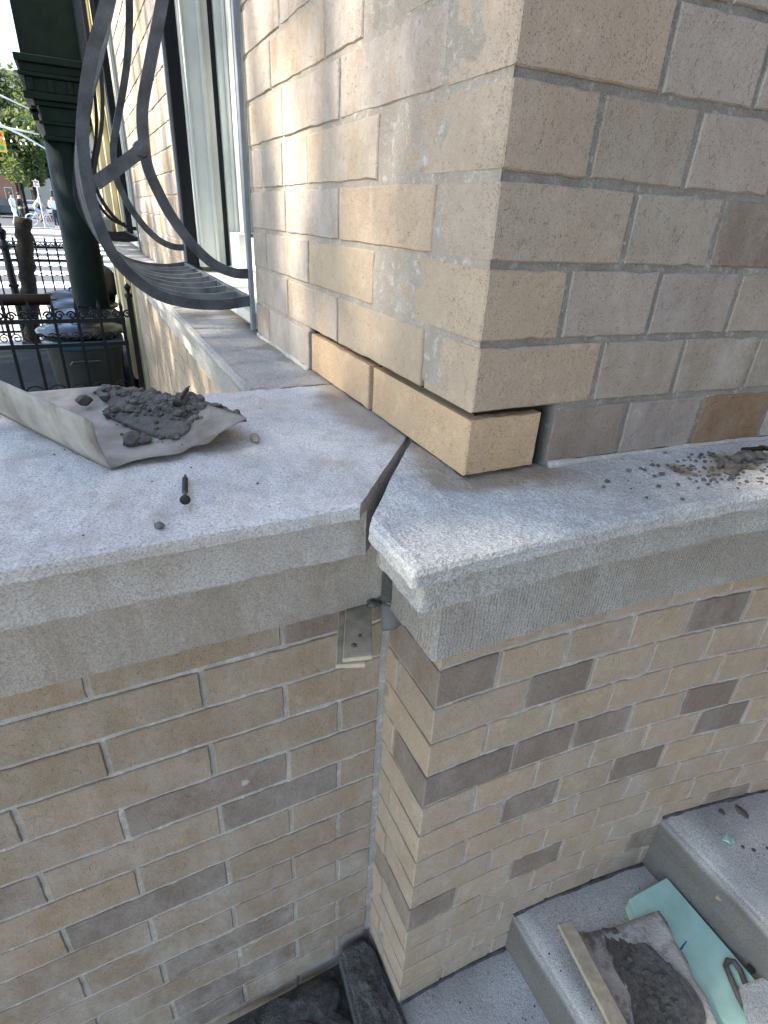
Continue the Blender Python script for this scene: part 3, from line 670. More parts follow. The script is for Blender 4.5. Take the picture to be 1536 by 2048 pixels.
# ------------------------------------------------------------------ rubbish bins
MAT['bin_grey'] = simple('bin_plastic', (.045, .05, .042), .5, 0, .15, 8, .001, 60)
MAT['bin_blue'] = simple('bin_band', (.03, .075, .11), .4, 0, .15, 8)
MAT['lid'] = simple('lid_plastic', (.010, .011, .013), .3, 0, .15, 8)
def bin_(x, y, label, body, r=4.0):
    t = empty('rubbish_bin', (x, y, GZ), label, 'bin', 'rubbish bins in a row along the facade')
    b = MB(); b.lathe([(r*.80, 0), (r*.82, .2), (r*.97, 8.3), (r*1.0, 8.5)], (0, 0, 0), 36); b.build('body', MAT[body], t, smooth=True)
    b = MB(); b.lathe([(r*1.0, 7.6), (r*1.03, 7.7), (r*1.03, 8.45), (r, 8.55)], (0, 0, 0), 36); b.build('band', MAT['bin_blue'], t, smooth=True)
    b = MB(); b.lathe([(r*1.02, 8.9), (r*1.10, 8.95), (r*1.12, 9.25), (r*1.05, 9.45), (r*.9, 9.4), (r*.86, 9.65), (r*.35, 9.9), (0.0, 9.92)], (0, 0, 0), 40); ld = b.build('lid', MAT['lid'], t, smooth=True)
    b = MB(); b.tube([(-.9, 0, 9.85), (-.7, 0, 10.25), (.7, 0, 10.25), (.9, 0, 9.85)], .16, 6); b.build('handle', MAT['lid'], ld)
    b = MB(); b.tube([(-1.6, -r*1.04, 6.2), (-1.3, -r*1.10, 6.6), (1.3, -r*1.10, 6.6), (1.6, -r*1.04, 6.2)], .12, 6); b.build('grip', MAT[body], t)
bin_(-6.0, 66.3, 'largest olive grey bin with blue band, nearest the iron fence', 'bin_grey')
bin_(-5.4, 76, 'second bin from the iron fence, glossy dark lid', 'lid')
bin_(-5.5, 85.5, 'third bin from the iron fence, black lid under a red tie', 'lid')
bin_(-6.3, 95, 'farthest bin, dark lid beside the black bag', 'lid')
MAT['bag'] = simple('bag_plastic', (.022, .022, .024), .3, 0, .2, 20, .01, 18, .5)
b = MB(); b.blob((-2.5, 88, -6.6), 2.3, (.8, .8, 1.35), 5, 3, .45); b.tube([(-2.4, 88, -4.4), (-2.2, 88, -3.5), (-2.3, 88, -3.0)], [.5, .22, .5], 8)
tag(b.build('rubbish_bag', MAT['bag'], smooth=True), 'tied black rubbish bag slumped behind the bin lids', 'bag')
MAT['red_tie'] = simple('red_plastic', (.45, .03, .05), .5)
b = MB(); rr = random.Random(3)
for k in range(7):
    b.tube([(-4.6+.3*k, 79.5+rr.uniform(-1, 1), -8.2), (-3.9+rr.uniform(-.6, .8), 80+rr.uniform(-1, 1), -7.6+rr.uniform(0, .5)), (-2.8+rr.uniform(-.3, .4), 81, -7.8+rr.uniform(0, .7))], .05, 5)
tag(b.build('plastic_tie', MAT['red_tie']), 'tangled red plastic tie on a dark bin lid', 'plastic tie')
MAT['red_pipe'] = simple('oxide_pipe', (.014, .004, .004), .55, 0, .2, 10)
b = MB(); b.tube([(-24, 72, -6.7), (-15, 72, -6.6), (-8.6, 72, -6.6)], .62, 14); tag(b.build('barrier_pipe', MAT['red_pipe'], smooth=True), 'dark red horizontal pipe rail left of the bins', 'pipe')
# ------------------------------------------------------------------ work things on the copings
def grid_patch(fn, nu, nv): return np.array([[fn(i/(nu-1), j/(nv-1)) for j in range(nv)] for i in range(nu)], float)
def solid_grid(name, P, th, mat, parent=None):
    """thin solid sheet from a point grid (two faces + rim)"""
    n, m = P.shape[:2]; du = np.gradient(P, axis=0); dv = np.gradient(P, axis=1); nr = np.cross(du, dv); nr /= np.linalg.norm(nr, axis=-1, keepdims=True)+1e-9
    if nr[..., 2].mean() < 0: nr = -nr
    V = np.concatenate([(P+nr*th/2).reshape(-1, 3), (P-nr*th/2).reshape(-1, 3)]); k = n*m; F = []
    for i in range(n-1):
        for j in range(m-1):
            a = i*m+j; F.append((a, a+m, a+m+1, a+1)); F.append((k+a, k+a+1, k+a+m+1, k+a+m))
    ring = [j for j in range(m)]+[i*m+m-1 for i in range(1, n)]+[(n-1)*m+j for j in range(m-2, -1, -1)]+[i*m for i in range(n-2, 0, -1)]
    for a, b2 in zip(ring, ring[1:]+ring[:1]): F.append((a, b2, k+b2, k+a))
    me = mesh(name, V, F, True); bm = bmesh.new(); bm.from_mesh(me); bmesh.ops.recalc_face_normals(bm, faces=bm.faces[:]); bm.to_mesh(me); bm.free()
    return link_mesh(name, me, mat, parent)
def lerp(a, b, t): return np.array(a)*(1-t)+np.array(b)*t
A0, A1 = (-4.78, 2.01, .03), (-2.62, 2.48, .46); B0, B1 = (-7.3, 7.0, .05), (-4.45, 5.75, .30)
ms = empty('metal_sheet', A0, 'bent dusty metal sheet carrying a heap of dark mortar on the pale coping', 'metal sheet')
off = np.array(A0)
def panel(u, v):
    p = lerp(lerp(A0, A1, u), lerp(B0, B1, u), v); sag = -.10*math.sin(math.pi*u)*(1-.3*v); jag = 0
    if v < .02: p[1] += .10*float(vnoise(np.array([u*9., 1., 2.]), 1.0, 3)); p[2] += .03*math.sin(u*9)
    if u > .98: p[0] += .08*float(vnoise(np.array([v*8., 4., 2.]), 1.0, 5))
    p[2] += sag+.02*math.sin(7*u+3*v); return p-off
solid_grid('panel', grid_patch(panel, 30, 30), .012, MAT['sheet_metal'], ms)
def flange(u, v):
    p = lerp(A0, B0, v); p = p+np.array((-.10, -.03, .80))*u+np.array((-.05, -.10, 0))*math.sin(math.pi*u*.8)
    if v < .02: p[1] += .06*math.sin(u*5)
    return p-off
solid_grid('flange', grid_patch(flange, 10, 24), .014, MAT['sheet_metal'], ms)
# heap of mortar: displaced cap following the sheet
def heap_obj(name, cx, cy, z, rx, ry, h, mat, label, cat, seed, ang=0.0, n=90, base=None, crumbs=0):
    P = np.zeros((n, n, 3))
    for i in range(n):
        for j in range(n):
            r = i/(n-1); a = 2*math.pi*j/(n-1); rad = r*(1+.22*math.sin(3*a+seed)+.12*math.sin(5*a+2*seed))
            x, y = rx*rad*math.cos(a), ry*rad*math.sin(a); X = cx+x*math.cos(ang)-y*math.sin(ang); Yv = cy+x*math.sin(ang)+y*math.cos(ang)
            P[i, j] = (X, Yv, (z if base is None else base(X, Yv))+h*max(0, 1-r**1.6))
    k = fbm(P*np.array([1, 1, 1]), 2.2, seed, 4); k[:, -1] = k[:, 0]; f = 1-np.linspace(0, 1, n)**6
    k2 = fbm(P, 9.0, seed+3, 3); k2[:, -1] = k2[:, 0]
    P[..., 2] += ((.30*h+.05)*k+(.10*h+.03)*k2)*f[:, None]; P[-1, :, 2] -= .04
    me = grid_mesh(name, P)
    if crumbs:
        b = MB(); g = random.Random(seed)
        for k in range(crumbs):
            i = int((n-1)*min(1.0, abs(g.gauss(0, .5)))); j = g.randrange(n); c_ = P[i, j]; r_c = min(.10, .018+abs(g.gauss(0, .035)))
            b.blob((c_[0], c_[1], c_[2]+.3*r_c), r_c, (1, 1, .75), k, 1 if r_c < .05 else 2, .6)
        m2 = mesh(name, b.v, b.f); bm = bmesh.new(); bm.from_mesh(me); bm.from_mesh(m2); bm.to_mesh(me); bm.free(); bpy.data.meshes.remove(m2)
    o = link_mesh(name, me, mat); return tag(o, label, cat)
def sheet_z(X, Yv):
    t = np.clip((Yv-2.2)/3.4, 0, 1); u = np.clip((X-(-4.78-2.0*t))/2.4, 0, 1); return .03+.33*u
heap_obj('mortar_heap', -3.85, 3.95, .1, .66, 1.5, .13, MAT['wet_mortar'], 'crumbly dark grey mortar heap in the bent metal sheet', 'mortar', 4, ang=.62, base=sheet_z, crumbs=420)
def screw(loc, ang, label, pitch=0.0):
    t = empty('screw', loc, label, 'screw', 'drywall screws'); t.rotation_euler = (0, pitch, ang)
    b = MB(); pr = [(0.0, -.70), (.02, -.62), (.032, -.5)]
    for k in range(9): z = -.48+k*.055; pr += [(.050, z), (.030, z+.03)]
    pr += [(.032, .05), (.04, .12), (.075, .19), (.078, .20)]
    V = MB(); V.lathe(pr, (0, 0, 0), 12); V.v = [(-z*1.25, x*.8, y*.8+.06) for (x, y, z) in V.v]; V.build('shank', MAT['steel_dark'], t, smooth=False)
    h = MB(); h.lathe([(.078, .20), (.081, .212), (.02, .218)], (0, 0, 0), 14); h.box(-.045, .045, -.011, .011, .212, .222); h.box(-.011, .011, -.045, .045, .212, .2222); h.v = [(-z*1.25, x*.85, y*.85+.06) for (x, y, z) in h.v]; h.build('head', MAT['steel_dark'], t)
    return t
screw((-3.95, .72, .05), math.radians(82), 'black screw lying head forward on the pale coping', math.radians(6))
screw((-3.55, 3.55, .50), math.radians(70), 'black screw lying on the mortar heap in the sheet', 0)
def lump(name, c, r, mat, label, cat, seed, sq=(1, 1, .8)):
    b = MB(); b.blob((0, 0, 0), r, sq, seed, 2, .5); o = b.build(name, mat, smooth=False, loc=c); return tag(o, label, cat)
lump('mortar_lump', (-4.42, 2.85, .16), .16, MAT['wet_mortar'], 'dark mortar lump beside the sheet bend, larger of a pair', 'mortar lump', 3)
lump('mortar_lump', (-4.25, 2.82, .17), .12, MAT['wet_mortar'], 'dark mortar lump, smaller of the pair on the metal sheet', 'mortar lump', 5)
lump('mortar_lump', (-5.05, 4.85, .3), .13, MAT['wet_mortar'], 'dark mortar lump near the flange of the metal sheet', 'mortar lump', 7)
lump('pebble', (-4.36, .06, .045), .06, MAT['dry_mortar'], 'small brown pebble near the front edge of the pale coping', 'pebble', 9)
lump('wood_chip', (-2.52, 2.60, .06), .13, MAT['wood'], 'tan chip on the pale coping beside the raised sheet corner', 'chip', 12, (.6, 1.1, .5))
cr = MB(); rr = random.Random(5)
for k in range(60): cr.blob((rr.uniform(-4.6, -3.1), rr.uniform(2.4, 4.4), 0), rr.uniform(.008, .03), (1, 1, .8), k, 1, .4)
cr.v = [(x, y, z+float(sheet_z(x, y))-.04) for x, y, z in cr.v]
for k in range(24): cr.blob((rr.uniform(-6, -1.8), rr.uniform(0, 5.3), .01), rr.uniform(.008, .022), (1, 1, .8), k, 1, .4)
tag(cr.build('mortar_crumbs', MAT['wet_mortar']), 'dark mortar crumbs strewn over the pale coping and sheet', 'crumbs', kind='stuff')
# crumbs on the old coping
cr = MB()
for k in range(260):
    x = rr.gauss(4.7, 1.1); y = rr.gauss(-1.0, .38)
    if y > -.15 or y < -2.0: continue
    cr.blob((x, y+float(curve(x)), .02), abs(rr.gauss(.02, .022))+.008, (1, 1, .6), k, 1, .5)
for (x, y, r) in [(5.3, -.72, .17), (5.05, -.78, .13), (5.9, -1.2, .16), (4.6, -1.05, .14), (4.35, -1.2, .1), (5.6, -.75, .12)]: cr.blob((x, y+float(curve(x)), .04), r, (1.2, 1, .7), int(x*10), 2, .5)
tag(cr.build('mortar_crumbs', MAT['wet_mortar']), 'dark crumbs and grit spilled on the weathered grey coping', 'crumbs', kind='stuff')
b = MB(); b.tube([(5.35, -.88, .12), (5.75, -.98, .13)], .05, 7); b.lathe([(.09, 0), (.1, .04), (0, .05)], (5.8, -.99, .12), 10); tag(b.build('nail', MAT['steel_dark']), 'short dark nail lying in grit on the grey coping', 'nail')
# shims and scrap at the open joint
def shim(name, pts, z, th, label):
    b = MB(); b.prism(pts, z-th, z); return tag(b.build(name, MAT['shim'], bevel=.015), label, 'shim', 'wood shims under the coping joint')
MAT['shim'] = simple('dirty_wood', (.58, .47, .33), .9, 0, .2, 24, .001, 240, .2, c2=(.25, .225, .18))
shim('wood_shim', [(-1.86, .20), (-1.36, .07), (-.62, 1.75), (-1.10, 1.85)], -3.09, .09, 'upper grey wood shim sticking out below the pale coping end')
shim('wood_shim', [(-1.98, .21), (-1.50, .04), (-.70, 1.75), (-1.25, 1.85)], -3.19, .09, 'lower pale wood shim under another at the coping end')
lump('mortar_lump', (-1.55, .42, -3.075), .05, MAT['wet_mortar'], 'mortar dab near the tip of the upper wood shim', 'mortar lump', 21, (1, 1, .5))
lump('mortar_lump', (-1.35, .62, -3.075), .035, MAT['wet_mortar'], 'tiny mortar dab midway along the upper wood shim', 'mortar lump', 22, (1, 1, .5))
b = MB()
for k in range(14): b.blob((-.85+.45*rr.random(), 1.25+.25*rr.random(), -3.06+.10*rr.random()), .05+.05*rr.random(), (1.3, 1, .8), k, 2, .5)
tag(b.build('mortar_squeeze', MAT['wet_mortar'], smooth=True), 'dark mortar squeezed out at the open coping joint', 'mortar')
MAT['grey_sheet'] = simple('grey_flashing', (.20, .20, .205), .6, .2, .15, 30)
def fl(u, v):
    p = lerp(lerp((-.60, 1.42, -3.1), (-.08, 1.25, -3.25), u), lerp((-.55, 1.30, -3.75), (-.03, 1.35, -3.62), u), v); p[1] -= .12*math.sin(math.pi*u); return p
o = solid_grid('flashing_scrap', grid_patch(fl, 8, 8), .03, MAT['grey_sheet']); tag(o, 'curled grey flashing scrap tucked behind the wood shims', 'flashing')
# joint filler between the two copings, deep in the gap
b = MB(); b.prism([(-.62, 1.30), (-.44, 1.08), (.3, 1.95), (.12, 2.06)], -3.0, -1.2); b.build('joint_filler', MAT['black_dirt']); tag(bpy.data.objects['joint_filler'], 'dark filler deep in the gap between the two copings', 'joint filler')
# ------------------------------------------------------------------ work things on the steps
def foam_fn():
    poly = [(6.92, -1.45), (8.50, -1.50), (8.40, -8), (6.3, -8), (6.62, -2.45), (6.72, -2.2), (6.66, -2.05), (6.76, -1.8)]
    b = MB(); b.prism(poly, -14.82, -14.28); return b
tag(foam_fn().build('foam_board', MAT['foam'], bevel=.02), 'mint green foam board lying on the middle step', 'foam board')
bl = simple('blue_marker', (.02, .09, .26), .6)
o = MB().add([(7.0, -3.05, -14.276), (7.06, -3.1, -14.276), (7.55, -2.98, -14.276), (7.5, -2.96, -14.276)], [(0, 1, 2, 3)]).build('marker_line', bl, bpy.data.objects['foam_board'])
for (x, y, s, sd) in [(9.55, -1.95, .32, 1), (9.75, -2.1, .16, 2)]:
    b = MB(); b.add([(0, 0, .02), (s, .2*s, .05), (.8*s, -.9*s, .02), (.2*s, -.7*s, .08), (.3*s, -.4*s, .16*s+.05)], [(0, 1, 4), (1, 2, 4), (2, 3, 4), (3, 0, 4), (0, 3, 2, 1)])
    tag(b.build('foam_scrap', MAT['foam'], loc=(x, y, -12.43)), ('larger' if sd == 1 else 'tiny')+' mint foam scrap on the top step', 'foam scrap')
TU = [0, .1, .22, .36, .5, .62, .72, .86, 1]; TZ = [-14.16, -14.26, -14.36, -14.42, -14.38, -14.28, -14.2, -14.12, -14.02]
def trough_z(X, Yv):
    v = np.clip((-1.7-Yv)/5.0, 0, 1); u = np.clip((X-(4.72-1.12*v))/(2.6-.5*v), 0, 1); return float(np.interp(u, TU, TZ))+.03
def tr(u, v):
    a = lerp((4.72, -1.50, -14.1), (7.32, -2.14, -14.08), u); c = lerp((3.6, -6.0, -14.1), (5.7, -7.2, -14.05), u)
    p = lerp(a, c, v); p[2] = np.interp(u, TU, TZ)+.02*math.sin(5*v+3*u)
    if u > .98 or v < .02: p[0] += .04*math.sin(v*40+u*30)
    return p
mt2 = solid_grid('metal_trough', grid_patch(tr, 26, 30), .05, None); tag(mt2, 'curved dirty metal trough smeared with mortar on the middle step', 'metal trough')
m, t, bb = nodes('trough_metal'); n = N(t); p = n.pos()
c = n.mix(n.ramp(n.noise(p, 30, 5, .65), .35, .65), (.40, .37, .325), (.28, .255, .22))
c = n.mix(n.ramp(n.noise(p, 11, 6, .7), .50, .58), c, (.13, .12, .105)); n.ln(c, bb.inputs['Base Color']); bb.inputs['Roughness'].default_value = .7
n.ln(n.bump(n.noise(p, 45, 5, .7), .9, .006), bb.inputs['Normal']); mt2.data.materials.clear(); mt2.data.materials.append(m)
heap_obj('mortar_smear', 5.55, -3.55, -14.45, .85, 1.6, .07, MAT['wet_mortar'], 'wet dark mortar smeared in the curved metal trough', 'mortar', 14, ang=-.35, base=trough_z, crumbs=160)
b = MB(); b.box(-.22, .22, -5.4, 0, -.08, .08); o = b.build('wood_batten', MAT['wood'], bevel=.02, loc=(4.48, -1.24, -13.95), rz=-.16); tag(o, 'pale wooden batten along the edge of the metal trough', 'batten')
b = MB(); b.tube([(5.30, -2.1, -14.45), (5.2, -2.5, -14.45), (5.0, -3.0, -14.42), (4.85, -3.6, -14.40), (4.75, -4.6, -14.35)], .05, 8); tag(b.build('steel_rod', MAT['steel_dark'], smooth=True), 'thin dark bent rod lying in the metal trough', 'rod')
MAT['rust'] = simple('rusty_iron', (.16, .13, .11), .75, .3, .3, 60, .001, 200)
hk = [(7.52, -4.75), (7.62, -4.45), (7.80, -4.12), (7.95, -3.86), (8.12, -3.80), (8.26, -3.90), (8.22, -4.10), (8.06, -4.34), (7.98, -4.45)]
b = MB(); b.tube([(x, y, -14.20) for x, y in hk], .075, 8); tag(b.build('iron_hook', MAT['rust'], smooth=True), 'rusty iron hook bent round on the green foam board', 'hook')
b = MB(); b.tube([(8.45, -4.12, -14.1), (8.42, -4.3, -14.1)], .07, 8); tag(b.build('bolt', MAT['steel_dark']), 'short dark bolt beside the iron hook on the foam', 'bolt')
b = MB(); b.prism([(7.75, -4.33), (8.6, -4.50), (8.4, -6.0), (6.9, -5.4)], -14.24, -14.0); tag(b.build('stone_offcut', MAT['stone_old'], bevel=.06, seg=2), 'pale scuffed stone offcut lying on the foam board', 'stone offcut')
for i, (x, y, s, c_) in enumerate([(10.4, -1.35, .08, 'rust'), (11.0, -1.6, .12, 'rust'), (9.95, -2.35, .05, 'black_dirt'), (10.15, -2.55, .05, 'black_dirt'), (7.95, -3.0, .06, 'wood'), (10.6, -2.7, .05, 'black_dirt')]):
    w_ = ['small rusty speck near the wall on the top step', 'larger rusty flake near the wall on the top step', 'black grit grain beside the foam scrap', 'second black grit grain past the foam scrap', 'pale wood crumb on the edge of the top step', 'lone black grit grain at the right of the top step'][i]
    lump('debris', (x, y, -12.42), s, MAT[c_], w_, 'debris', 40+i, (1, 2.0 if i == 1 else 1.2, .5))
cr = MB()
for k in range(90): cr.blob((rr.uniform(3.9, 8.4), rr.uniform(-6, -.8), -14.84), rr.uniform(.008, .03), (1, 1, .5), k, 1, .5)
for k in range(140): cr.blob((rr.uniform(.2, 3.6), rr.uniform(-6, -.25), -16.70), rr.uniform(.008, .035), (1, 1, .5), k, 1, .5)
for k in range(60): cr.blob((rr.uniform(8.9, 15), rr.uniform(-6, -1.6), -12.44), rr.uniform(.01, .03), (1, 1, .5), k, 1, .5)
tag(cr.build('grit', MAT['wet_mortar']), 'grit and mortar dust scattered over the stone steps', 'grit', kind='stuff')
lump('red_scrap', (2.25, -2.55, -16.65), .16, MAT['red_tie'], 'bright red plastic scrap on the lowest step', 'scrap', 51, (1.2, .7, .5))
# dark block and rubble in the inner corner
MAT['dirty_stone'] = stone_material('dirty_stone', (.34, .33, .31), (.10, .098, .092), (.05, .05, .047), .004, 1.5, .5, .6)
b = MB(); b.prism([(-1.08, 1.98), (-.12, 1.90), (.02, -.15), (.0, -2.0), (-1.5, -2.0)], -17.6, -16.55)
tag(b.build('stone_block', MAT['dirty_stone'], bevel=.14, seg=3), 'dark mortar-crusted stone block wedged at the foot of the wall corner', 'stone block')
heap_obj('mortar_crust', -.58, .65, -16.56, .42, 1.25, .12, MAT['black_dirt'], 'blackish crust of mortar on the wedged stone block', 'mortar', 6)
for i, (x, y, s) in enumerate([(-2.2, 1.25, .75), (-3.3, 1.4, .6), (-2.0, .4, .6), (-3.0, .5, .7), (-4.4, 1.4, .5)]):
    b = MB(); b.blob((0, 0, 0), s, (1.2, .8, .42), 70+i, 2, .45)
    tag(b.build('rubble_stone', MAT['dirty_stone'] if i % 2 else MAT['black_dirt'], loc=(x, y, GZ+.75+.05*i)), ['dark rubble stone against the wall, next to the stone block', 'dark rubble stone, second from the stone block along the wall', 'dark rubble stone in front beside the stone block', 'dark rubble stone in front, farther from the block', 'dark rubble stone farthest along the wall foot'][i], 'rubble', 'rubble stones at the wall foot')
b = MB(); b.box(-16, -.1, -3, 2.1, GZ-.02, GZ+.35); tag(b.build('areaway_floor', MAT['black_dirt']), kind='structure')
# ------------------------------------------------------------------ trees
def leaf_material(name, a, b_):
    m, t, b = nodes(name); n = N(t); p = n.pos(); c = n.mix(n.ramp(n.noise(p, 3.0, 3), .35, .65), a, b_)
    n.ln(c, b.inputs['Base Color']); b.inputs['Roughness'].default_value = .6
    tr = n.new('ShaderNodeBsdfTranslucent'); n.ln(n.mix(.5, c, (.35, .42, .08)), tr.inputs[0]); mx = n.new('ShaderNodeMixShader'); mx.inputs[0].default_value = .35
    out = t.nodes['Material Output']; n.ln(b.outputs[0], mx.inputs[1]); n.ln(tr.outputs[0], mx.inputs[2]); n.ln(mx.outputs[0], out.inputs[0]); return m
MAT['leaf'] = leaf_material('leaf', (.055, .095, .02), (.10, .13, .028))
MAT['leaf_dark'] = leaf_material('leaf_dark', (.028, .05, .018), (.05, .075, .022))
def leaf_cloud(name, centers, radii, count, size, mat, parent, keep=None, seed=1):
    g = np.random.default_rng(seed); ctr = np.array(centers, float); rad = np.array(radii, float)
    wgt = rad[:, 0]*rad[:, 1]*rad[:, 2]; pick = g.choice(len(ctr), count, p=wgt/wgt.sum())
    d = g.normal(size=(count, 3)); d /= np.linalg.norm(d, axis=1, keepdims=True); r = g.random(count)**.42
    P = ctr[pick]+d*r[:, None]*rad[pick]
    if keep is not None: P = P[keep(P)]
    k = len(P); a = g.normal(size=(k, 3)); a /= np.linalg.norm(a, axis=1, keepdims=True); b = np.cross(a, g.normal(size=(k, 3))); b /= np.linalg.norm(b, axis=1, keepdims=True)
    s = size*(.6+.8*g.random(k))[:, None]
    V = np.stack([P-a*s, P+b*s*.5, P+a*s, P-b*s*.5], 1).reshape(-1, 3)
    me = bpy.data.meshes.new(name); me.vertices.add(len(V)); me.vertices.foreach_set('co', (V*S).astype(np.float32).ravel())
    me.loops.add(4*k); me.loops.foreach_set('vertex_index', np.arange(4*k, dtype=np.int32)); me.polygons.add(k); me.polygons.foreach_set('loop_start', np.arange(0, 4*k, 4, dtype=np.int32)); me.update(calc_edges=True)
    return link_mesh(name, me, mat, parent)
def tree(x, y, h, crown, count, size, mat, label, seed, keep=None, trunk_r=2.2, lean=(0, 0)):
    t = empty('street_tree', (x, y, GZ), label, 'tree', 'street trees'); g = random.Random(seed)
    b = MB(); hz = h*.45; pts = [(lean[0]*k/5, lean[1]*k/5, hz*k/5) for k in range(6)]; b.tube(pts, [trunk_r*(1.3 if k == 0 else 1-.07*k) for k in range(6)], 12)
    top = Vector(pts[-1]); cs = []; rs = []
    for k in range(crown[3]):
        a = g.uniform(0, 6.28); rr_ = g.uniform(.15, .8); c = Vector((crown[0]*rr_*math.cos(a), crown[1]*rr_*math.sin(a), h*.68+g.uniform(-.8, .8)*crown[2]))
        cs.append(tuple(c)); q = g.uniform(.32, .55); rs.append((crown[0]*q, crown[1]*q, crown[2]*q))
        m = (top+c)/2+Vector((0, 0, -.05*h)); b.tube([tuple(top-Vector((0, 0, g.uniform(0, .1)*h))), tuple(m), tuple(c)], [trunk_r*.5, trunk_r*.3, trunk_r*.08], 6)
    b.build('trunk', MAT['bark'], t, smooth=True)
    leaf_cloud('crown', cs, rs, count, size, mat, t, (lambda P: keep(P+np.array([x, y, GZ]))) if keep else None, seed)
    return t
# the pavement trees whose leaves break up the sun over the facade; gaps let patches through
sv = np.array(SUN)
def ray_gap(points, r):
    pts = np.array(points, float)
    def keep(P):
        ok = np.ones(len(P), bool)
        for (X, Yv, Zv, rad) in pts:
            d = P-np.array([X, Yv, Zv]); tt = d@sv; dist = np.linalg.norm(d-tt[:, None]*sv, axis=1); ok &= dist > rad
        return ok
    return keep
gaps = [(0, 8.5, 6.0, .7), (0, 9.2, 5.0, .7), (0, 8.1, 4.2, .9), (0, 8.5, 3.3, 1.0), (0, 8.1, 2.3, .9), (0, 7.9, 1.2, .6),
        (2.4, 22, 1.8, 1.2), (1.0, 20, .8, 1.0), (-1.8, 16.5, -.3, .7), (-1.9, 12.2, -.4, .6), (0, 14, -5, .9), (-1, 18, 0, .8)]
keep = ray_gap(gaps, 1)
tree(-104, 20, 122, (36, 56, 26, 34), 15000, 1.15, MAT['leaf'], 'leafy street tree on the pavement whose crown shades the corner', 21, keep, 2.6)
tree(-104, 74, 122, (38, 56, 28, 34), 18000, 1.15, MAT['leaf'], 'second leafy pavement tree shading the portico', 22, None, 2.6)
tree(-104, -84, 122, (46, 56, 34, 26), 13000, 1.25, MAT['leaf'], 'third leafy pavement tree beyond the stoop, unseen and added to shade the ground', 23, None, 2.6)  # out-of-view tree added to keep sunlit ground from bouncing onto the walls
# far street trees
far = [(-92, 900, 150, 'leaf', 'sunlit far tree above the parked dark car'), (-62, 1010, 170, 'leaf_dark', 'tall dark far tree behind the string lights'), (-40, 840, 118, 'leaf_dark', 'dark far tree above the cyclist'), (-22, 930, 130, 'leaf_dark', 'dark far tree beside the green column'), (-130, 1000, 175, 'leaf', 'far tree with ragged bright crown against the sky'), (-78, 1180, 130, 'leaf', 'yellow green far tree low behind the parked cars'), (5, 1100, 170, 'leaf_dark', 'dark far tree behind the portico')]
for i, (x, y, h, m_, lb) in enumerate(far): tree(x, y, h, (34, 34, h*.34, 16), 4200, 3.0, MAT[m_], lb, 40+i, None, 2.4)
# ------------------------------------------------------------------ far buildings
MAT['far_brick'] = simple('far_brick', (.30, .14, .09), .9, 0, .15, .5)
MAT['far_cream'] = simple('far_cream', (.42, .37, .30), .9, 0, .1, .5)
def house(x0, x1, y, h, mat, label):
    t = empty('row_house', ((x0+x1)/2, y, GZ), label, 'building', 'row houses at the end of the street'); wx = (x1-x0)/2
    b = MB(); b.box(-wx, wx, 0, 160, 0, h); b.build('wall', MAT[mat], t); b = MB(); b.box(-wx-2, wx+2, -4, 162, h, h+6); b.build('cornice', MAT['far_cream'], t)
    n = int(2*wx/32)
    for i in range(n):
        for j in range(int(h/55)):
            cx = -wx+ (i+.5)*2*wx/n; b = MB(); b.box(cx-7, cx+7, -1.2, 2, 14+j*52, 42+j*52); w_ = b.build('window', MAT['white_paint'], t); b = MB(); b.box(cx-6, cx+6, -1.6, -1.25, 15+j*52, 41+j*52); b.build('pane', MAT['glass'], w_)
house(-210, -95, 1500, 200, 'far_brick', 'red brick row house at the far street end')
house(-90, 60, 1530, 235, 'far_cream', 'cream row house behind the dark trees')
# ------------------------------------------------------------------ street furniture
MAT['galv'] = simple('galvanised', (.62, .63, .63), .45, .3, .1, 5)
MAT['signal_yellow'] = simple('signal_yellow', (.75, .36, .02), .5, 0, .1, 5)
t = empty('traffic_signal', (-62, 400, GZ), 'yellow traffic signal hanging from a pale curved mast arm', 'traffic signal')
b = MB(); b.tube([(0, 0, 0), (0, 0, 40), (0, 0, 62)], [1.5, 1.2, 1.0], 10); b.build('pole', MAT['galv'], t, smooth=True)
b = MB(); b.tube([(0, 0, 56), (15, 0, 58.5), (30, 0, 56), (40, 0, 52), (50, 0, 46.5)], [.75, .7, .6, .5, .4], 8); b.build('mast_arm', MAT['galv'], t, smooth=True)
b = MB(); b.tube([(0, 0, 62), (20, 0, 68), (34, 0, 68.5), (46, 0, 64)], [.55, .5, .4, .35], 8); b.build('lamp_arm', MAT['galv'], t, smooth=True)
b = MB(); b.tube([(0, 0, 52), (25, 0, 55.5), (40, 0, 54), (48, 0, 53)], [.5, .5, .4, .35], 8); b.build('brace_arm', MAT['galv'], t, smooth=True)
b = MB(); b.box(27.6, 31.3, -2, 1.5, 43.5, 53); hd = b.build('signal_head', MAT['signal_yellow'], t, bevel=.3)
for k, c_ in enumerate([(.5, .02, .01), (.5, .3, .02), (.02, .3, .1)]):
    b = MB(); b.tube([(29.4, -2.3, 51.3-3*k), (29.4, -2.0, 51.3-3*k)], 1.1, 12); b.build('lens', simple('lens%d' % k, c_, .3), hd)
MAT['bulb'] = simple('bulb_glass', (.85, .80, .68), .25, 0, .05, 5)
t = empty('string_lights', (-20, 300, 20), 'string of small pale bulbs strung across the street', 'string lights')
wire = [(-30, 300, 33), (-24, 300, 30.5), (-18, 300, 29.5), (-12, 300, 30), (-6, 300, 32)]
b = MB(); b.tube([(x+20, 0, z-20) for x, _, z in wire], .05, 5); b.build('wire', MAT['iron'], t)
b = MB(); b.tube([(-10, 0, 7.2), (-4, 0, 5.0), (2, 0, 4.0), (8, 0, 4.4), (14, 0, 6)], .05, 5); b.build('wire', MAT['iron'], t)
